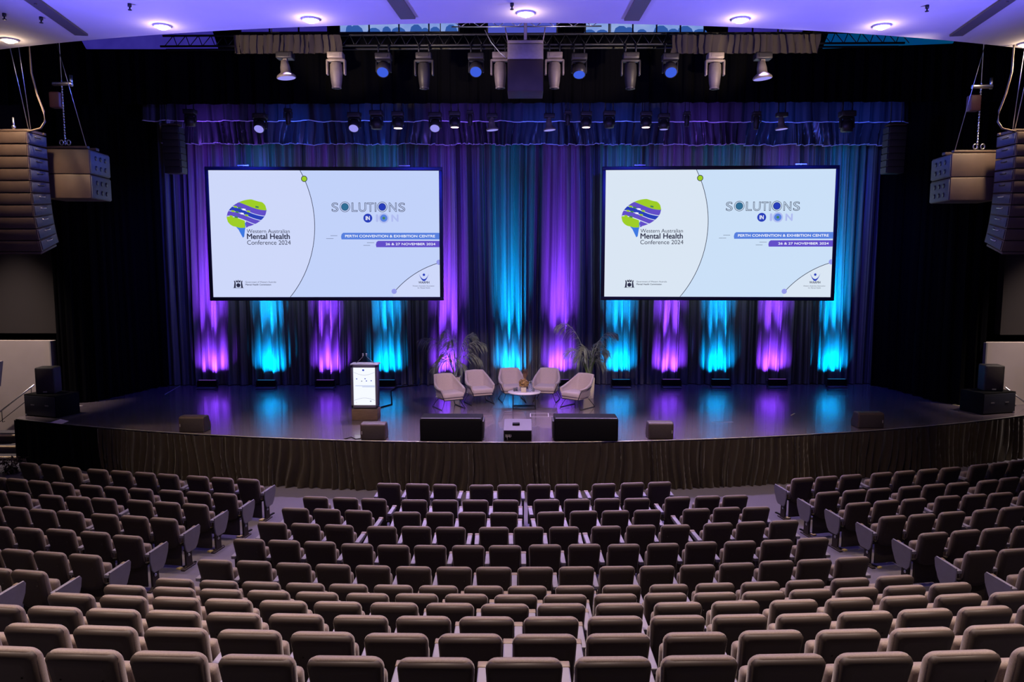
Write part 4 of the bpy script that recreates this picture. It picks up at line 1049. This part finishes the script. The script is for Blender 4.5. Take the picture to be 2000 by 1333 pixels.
# ================================================================== ARMCHAIRS
def armchair():
    t = thing('armchair', 'a', 'armchair')
    foot = [(-.34, .33), (-.385, .12), (-.375, -.10), (-.27, -.30), (0, -.34), (.27, -.30), (.375, -.10), (.385, .12), (.34, .33)]
    top = [.55, .58, .67, .88, .89, .88, .67, .58, .55]
    def P(i, k, inset=0):
        x, y = foot[i]; n = Vector((x, y * .9)).normalized(); z0 = .30
        sc = .80 + .20 * min(1, k * 1.4); back = max(0, (top[i] - .60)) * .42 * k
        q = Vector((x * sc, y * (.86 + .14 * k) if y < 0 else y * (.93 + .07 * k), z0 + (top[i] - z0) * k))
        q.y -= back
        q.x -= n.x * inset; q.y -= n.y * inset
        return q
    outer = [[P(i, k) for i in range(9)] for k in (0, .35, .7, 1)]
    inner = [[P(i, k, .055) for i in range(9)] for k in (1, .7, .35, 0)]
    m = MB(); rows_ = outer + inner
    bm = m.bm; V = [[bm.verts.new(q) for q in r] for r in rows_]; n = len(V)
    for j in range(n):
        for i in range(8): bm.faces.new((V[j][i], V[j][i + 1], V[(j + 1) % n][i + 1], V[(j + 1) % n][i])).smooth = True
    for i, rv in ((0, 1), (8, 0)):
        q = [V[j][i] for j in range(n)]
        for a in range(n // 2 - 1): bm.faces.new((q[a], q[a + 1], q[n - 2 - a], q[n - 1 - a]))
    o = m.obj('tub_shell', M['pink'], t)
    cr = o.data.attributes.new('crease_edge', 'FLOAT', 'EDGE')
    for i_ in range(len(o.data.edges)): cr.data[i_].value = .55
    sb = o.modifiers.new('smooth', 'SUBSURF'); sb.levels = 2; sb.render_levels = 2
    MB().box((0, .02, .285), (.56, .60, .06), bev=.025).obj('underframe', M['pink'], t)
    c = MB().box((0, .05, .385), (.60, .60, .14), bev=.05, seg=4, taper=(.97, .97)).obj('seat_cushion', M['pink'], t)
    pp = MB()
    for s in (-1, 1):
        pts = [(s * .28, .34, .27), (s * .335, .35, .40), (s * .385, .33, .53), (s * .425, .12, .555), (s * .41, -.08, .60)]
        pp.tube(pts, .010, n=6)
    pp.tube([(-.28, .345, .265), (.28, .345, .265)], .010, n=6); pp.obj('rim', M['dark'], t)
    for s in (-1, 1):
        for q in (-1, 1):
            MB().tube([(s * .20, q * .20, .27), (s * .33, q * .34 - .02, .012)], .010, n=6).obj('leg', M['dark'], t)
        MB().tube([(s * .33, .32, .012), (s * .33, -.36, .012)], .010, n=6).obj('runner', M['dark'], t)
    MB().tube([(-.20, .20, .262), (.20, .20, .262)], .010, n=6).obj('crossbar', M['dark'], t)
    return t
AC = armchair()
spotsA = [(877, 797, 180 + 29, 'next to the lectern, turned towards the table'), (936, 788, 180 + 23, 'second from the lectern'), (1000, 783, 180 + 12, 'partly behind the round table, before the dried flowers'),
          (1067, 783, 180 - 13, 'behind the bottle end of the round table'), (1127, 796, 180 - 40, 'beside the pot of the second palm')]
for i, (px, py, dg, lb) in enumerate(spotsA):
    p = on_stage(px, py); full = 'pale pink tub armchair ' + lb
    s_ = 1.06
    if i == 0: a_ = AC; a_.location = p; a_.rotation_euler = (0, 0, math.radians(dg))
    else: a_ = dup(AC, p, math.radians(dg))
    a_.scale = (s_, s_, s_); a_['label'] = full; a_['group'] = 'armchairs on the stage'

# ================================================================== COFFEE TABLE AND WHAT STANDS ON IT
p = on_stage(1024, 797)
t = thing('coffee_table', 'round white coffee table on black metal legs between the armchairs', 'table', p)
TZ = .47; TR = .47
MB().lathe([(.001, TZ - .03), (TR - .01, TZ - .03), (TR, TZ - .015), (TR - .005, TZ), (.001, TZ)], n=40).obj('tabletop', M['tabletop'], t)
for x in (-.32, .32):
    for y in (-.25, .25): MB().box((x, y, TZ / 2 - .015), (.03, .03, TZ - .03), bev=.004).obj('leg', M['dark'], t)
fr = MB()
for y in (-.25, .25): fr.box((0, y, .02), (.64, .03, .03))
for x in (-.32, .32): fr.box((x, 0, .02), (.03, .5, .03))
fr.obj('foot_frame', M['dark'], t)
tp = Vector((p.x, p.y, p.z + TZ))
t = thing('flower_pot', 'cream block vase on the coffee table holding dried golden flowers', 'vase', tp + Vector((-.02, -.05, 0)))
MB().box((0, 0, .07), (.15, .15, .14), bev=.008).obj('vase', M['pot'], t)
rd = random.Random(9); g = MB()
for k in range(420):
    a, q = rd.uniform(0, 2 * PI), math.acos(rd.uniform(-.6, 1)); r = rd.uniform(.09, .145)
    c = Vector((r * math.sin(q) * math.cos(a), r * math.sin(q) * math.sin(a), .24 + r * math.cos(q)))
    u = Vector((rd.gauss(0, 1), rd.gauss(0, 1), rd.gauss(0, 1))).normalized() * .018; w = u.cross(c - Vector((0, 0, .2))).normalized() * .012
    g.flat([c - u - w, c - u + w, c + u + w, c + u - w])
g.obj('flower_ball', M['gold'], t, recalc=False)
g = MB()
for k in range(26):
    a = rd.uniform(-.5, .5); b_ = rd.uniform(-.3, .3); L_ = rd.uniform(.30, .48)
    q0 = Vector((.02, .02, .25)); tip = q0 + Vector((math.sin(a) * .16 + .03, math.sin(b_) * .1, L_ * .85)); g.tube([q0, (q0 + tip) / 2 + Vector((0, 0, .02)), tip], .003, n=4)
    for j in range(9):
        c = q0.lerp(tip, .55 + j * .055); u = Vector((rd.uniform(-1, 1), rd.uniform(-1, 1), rd.uniform(0, 1))).normalized() * .028
        w = u.cross(Vector((0, 1, 0))).normalized() * .006; g.flat([c, c + u * .5 + w, c + u, c + u * .5 - w])
g.obj('dried_plume', M['brownfl'], t, recalc=False)
def bottle(dx, dy, lb, h=.30):
    t = thing('water_bottle', lb, 'bottle', tp + Vector((dx, dy, 0)), group='bottles on the coffee table')
    MB().lathe([(.001, 0), (.036, 0), (.038, .02), (.038, h * .55), (.028, h * .68), (.014, h * .8), (.013, h * .93)], n=16).obj('body', M['glass'], t)
    MB().lathe([(.001, h * .93), (.017, h * .93), (.017, h), (.001, h)], n=12).obj('cap', M['edge'], t)
def glass(dx, dy, lb):
    t = thing('drinking_glass', lb, 'glass', tp + Vector((dx, dy, 0)), group='glasses on the coffee table')
    MB().lathe([(.001, 0), (.03, 0), (.036, .10), (.033, .10), (.027, .008), (.001, .008)], n=16).obj('bowl', M['glass'], t)
bottle(.15, -.02, 'clear water bottle with a pale cap beside the vase, in front'); bottle(.20, .12, 'clear water bottle standing behind the front bottle on the table', .29)
bottle(-.10, .18, 'clear water bottle behind the dried flowers on the table', .28)
glass(-.22, .10, 'clear glass on the table, on the lectern side of the vase'); glass(-.28, .04, 'clear glass by the table rim on the lectern side'); glass(.26, .0, 'clear glass beside the bottles on the table')

# ================================================================== PALMS
def frond(base, ctrl, tip, nl, ll, seed, droop=.9, w=.0145):
    rnd = random.Random(seed); m = MB()
    B, Ct, T = Vector(base), Vector(ctrl), Vector(tip)
    f = lambda t: B * (1 - t) ** 2 + Ct * 2 * t * (1 - t) + T * t * t
    m.tube([f(k / 14) for k in range(15)], [.011 * (1 - k / 17) for k in range(15)], n=5)
    for k in range(nl):
        t = .38 + .62 * k / (nl - 1); c = f(t); d = (f(min(1, t + .01)) - f(t - .01)).normalized()
        sd = d.cross(Vector((0, 0, 1)))
        if sd.length < .1: sd = Vector((0, 1, 0))
        sd.normalize()
        L_ = ll * (1.0 - .55 * abs(t - .62) / .4) * rnd.uniform(.85, 1.1)
        for s in (-1, 1):
            out = (sd * s * .42 + d * .62 + Vector((0, 0, rnd.uniform(-.75, -.35) if s < 0 else rnd.uniform(-.35, .25)))).normalized()
            p1 = c + out * L_ * .5 - Vector((0, 0, droop * L_ * .12)); p2 = c + out * L_ * .9 - Vector((0, 0, droop * L_ * .55))
            wv = (Vector((0, 1, 0)).cross(out).normalized() * .8 + Vector((0, 0, 1)).cross(out).normalized() * .4) * w
            up = Vector((0, 0, .006))
            m.flat([c, p1 + wv * .9 , p1 + up * 1.5]); m.flat([c, p1 + up * 1.5, p1 - wv * .9])
            m.flat([p1 + wv * .9, p2, p1 + up * 1.5]); m.flat([p1 + up * 1.5, p2, p1 - wv * .9])
    return m
def palm(px, pyb, Y, label, tips, pot_h, pot_w, dense, seed):
    b0 = at(px, 700, Y); base = Vector((b0.x, Y, ZS))
    t = thing('potted_palm', label, 'plant', base, group='palms behind the armchairs')
    w = pot_w / 2
    pm = MB()
    pm.prism([(-w * .8, -w * .8), (w * .8, -w * .8), (w * .8, w * .8), (-w * .8, w * .8)], 'z', 0, pot_h)
    for v in pm.bm.verts:
        if v.co.z > pot_h * .5: v.co.x *= 1.22; v.co.y *= 1.22
    pm.obj('pot', M['pot'], t)
    MB().box((0, 0, pot_h - .01), (pot_w * .8, pot_w * .8, .03)).obj('soil', M['bush'], t)
    rs = random.Random(seed)
    for k, (tx, ty, dy, cz) in enumerate(tips):
        q = at(tx, ty, Y + dy) - base
        B = Vector((rs.uniform(-.04, .04), rs.uniform(-.04, .04), pot_h)); Ct = Vector((q.x * .32, q.y * .4, max(q.z, pot_h + .4) + cz))
        frond(B, Ct, q, 22, .50, seed + k).obj('frond', M['leaf'], t, recalc=False)
    st_ = MB()
    for k in range(dense):
        a = rs.uniform(0, 2 * PI); L_ = rs.uniform(.5, .95); tip = Vector((math.cos(a) * .22, math.sin(a) * .2, pot_h + L_)); st_.tube([(math.cos(a) * .04, math.sin(a) * .04, pot_h), tip * .5 + Vector((0, 0, pot_h * .5)), tip], .010, n=5)
        for j in range(5):
            c = tip.lerp(Vector((0, 0, pot_h)), j * .14); u = Vector((math.cos(a + rs.uniform(-1, 1)), math.sin(a + rs.uniform(-1, 1)), .7)).normalized() * .22; wv = u.cross(Vector((0, 0, 1))).normalized() * .014
            st_.flat([c, c + u * .5 + wv, c + u, c + u * .5 - wv])
    st_.obj('stem_cluster', M['stem'], t, recalc=False)
palm(889, 757, 23.7, 'spreading dark green palm in a cream pot behind the first armchair',
     [(822, 664, -.1, .25), (866, 652, .1, .35), (926, 655, .2, .25), (946, 672, -.1, .35), (938, 701, -.3, .45), (848, 718, -.3, .5), (858, 696, .2, .35), (905, 722, -.3, .45), (880, 668, .3, .4)], .58, .34, 5, 40)
palm(1150, 778, 23.3, 'fresh green palm in a tall cream pot behind the last armchair',
     [(1088, 638, .1, .35), (1203, 652, -.1, .30), (1107, 690, -.2, .4), (1186, 688, .1, .35), (1170, 672, .2, .25), (1128, 702, -.2, .4), (1178, 712, .1, .45), (1140, 682, -.3, .3)], .62, .36, 14, 70)
# tall tapered planter seen behind the last armchair
# ================================================================== MARKS AND SMALL THINGS ON THE STAGE
def strip(pts, m, name, label, cat='tape', w=.03, grp=None):
    s_ = MB()
    for a, b in zip(pts[:-1], pts[1:]):
        a, b = on_stage(*a), on_stage(*b); d = (b - a).normalized(); n = Vector((-d.y, d.x, 0)) * w
        s_.prism([(a + n)[:2], (b + n)[:2], (b - n)[:2], (a - n)[:2]], 'z', ZS + .001, ZS + .005)
    tag(s_.obj(name, m), label, cat, grp)
strip([(1895, 785), (1862, 791), (1895, 796)], M['tapey'], 'floor_tape', 'yellow tape chevron on the stage pointing from the side stack')
strip([(135, 792), (160, 793), (135, 799)], M['tape'], 'floor_tape', 'white tape chevron on the stage beside the lectern-end stack')
strip([(1036, 808), (1071, 808), (1071, 815), (1036, 815), (1036, 808)], M['tape'], 'floor_tape', 'small white taped rectangle on the stage below the coffee table', w=.012)
strip([(985, 804), (999, 804)], M['tape'], 'floor_tape', 'short white taped cue mark at the foot of the coffee table', w=.02)
strip([(322, 771), (352, 754)], M['tape'], 'floor_tape', 'thin pale tape line on the stage by the lectern-end wing drape', w=.012)
strip([(960, 799), (1130, 799)], mat('seam', (.12, .11, .13), .5), 'floor_seam', 'long faint seam across the stage under the armchairs', 'floor seam', w=.008)
strip([(1390, 825), (1432, 825)], M['tape'], 'floor_tape', 'short faint tape dash on the stage below the second screen', w=.008)
strip([(1545, 812), (1552, 808)], M['tapey'], 'floor_tape', 'tiny slanted pale mark in the violet glow below the second screen', w=.014)
a_, b_, c_, d_ = on_stage(98, 826), on_stage(118, 819.5), on_stage(134, 823), on_stage(120, 829)
tag(MB().prism([a_[:2], b_[:2], c_[:2], d_[:2]], 'z', ZS + .001, ZS + .004).obj('paper_sheet', M['paper']), 'pinkish paper sheet lying on the stage edge by the lectern-end stack', 'paper')
q = on_stage(722, 861)
tag(MB().tube([q + Vector((-.15, .25, .01)), q + Vector((-.35, .1, .01)), q + Vector((-.5, .3, .01)), q + Vector((-.62, .08, .01))], .01, n=5).obj('speaker_cable', M['black']), 'short black cable loop beside the small speaker in front of the lectern', 'cable')
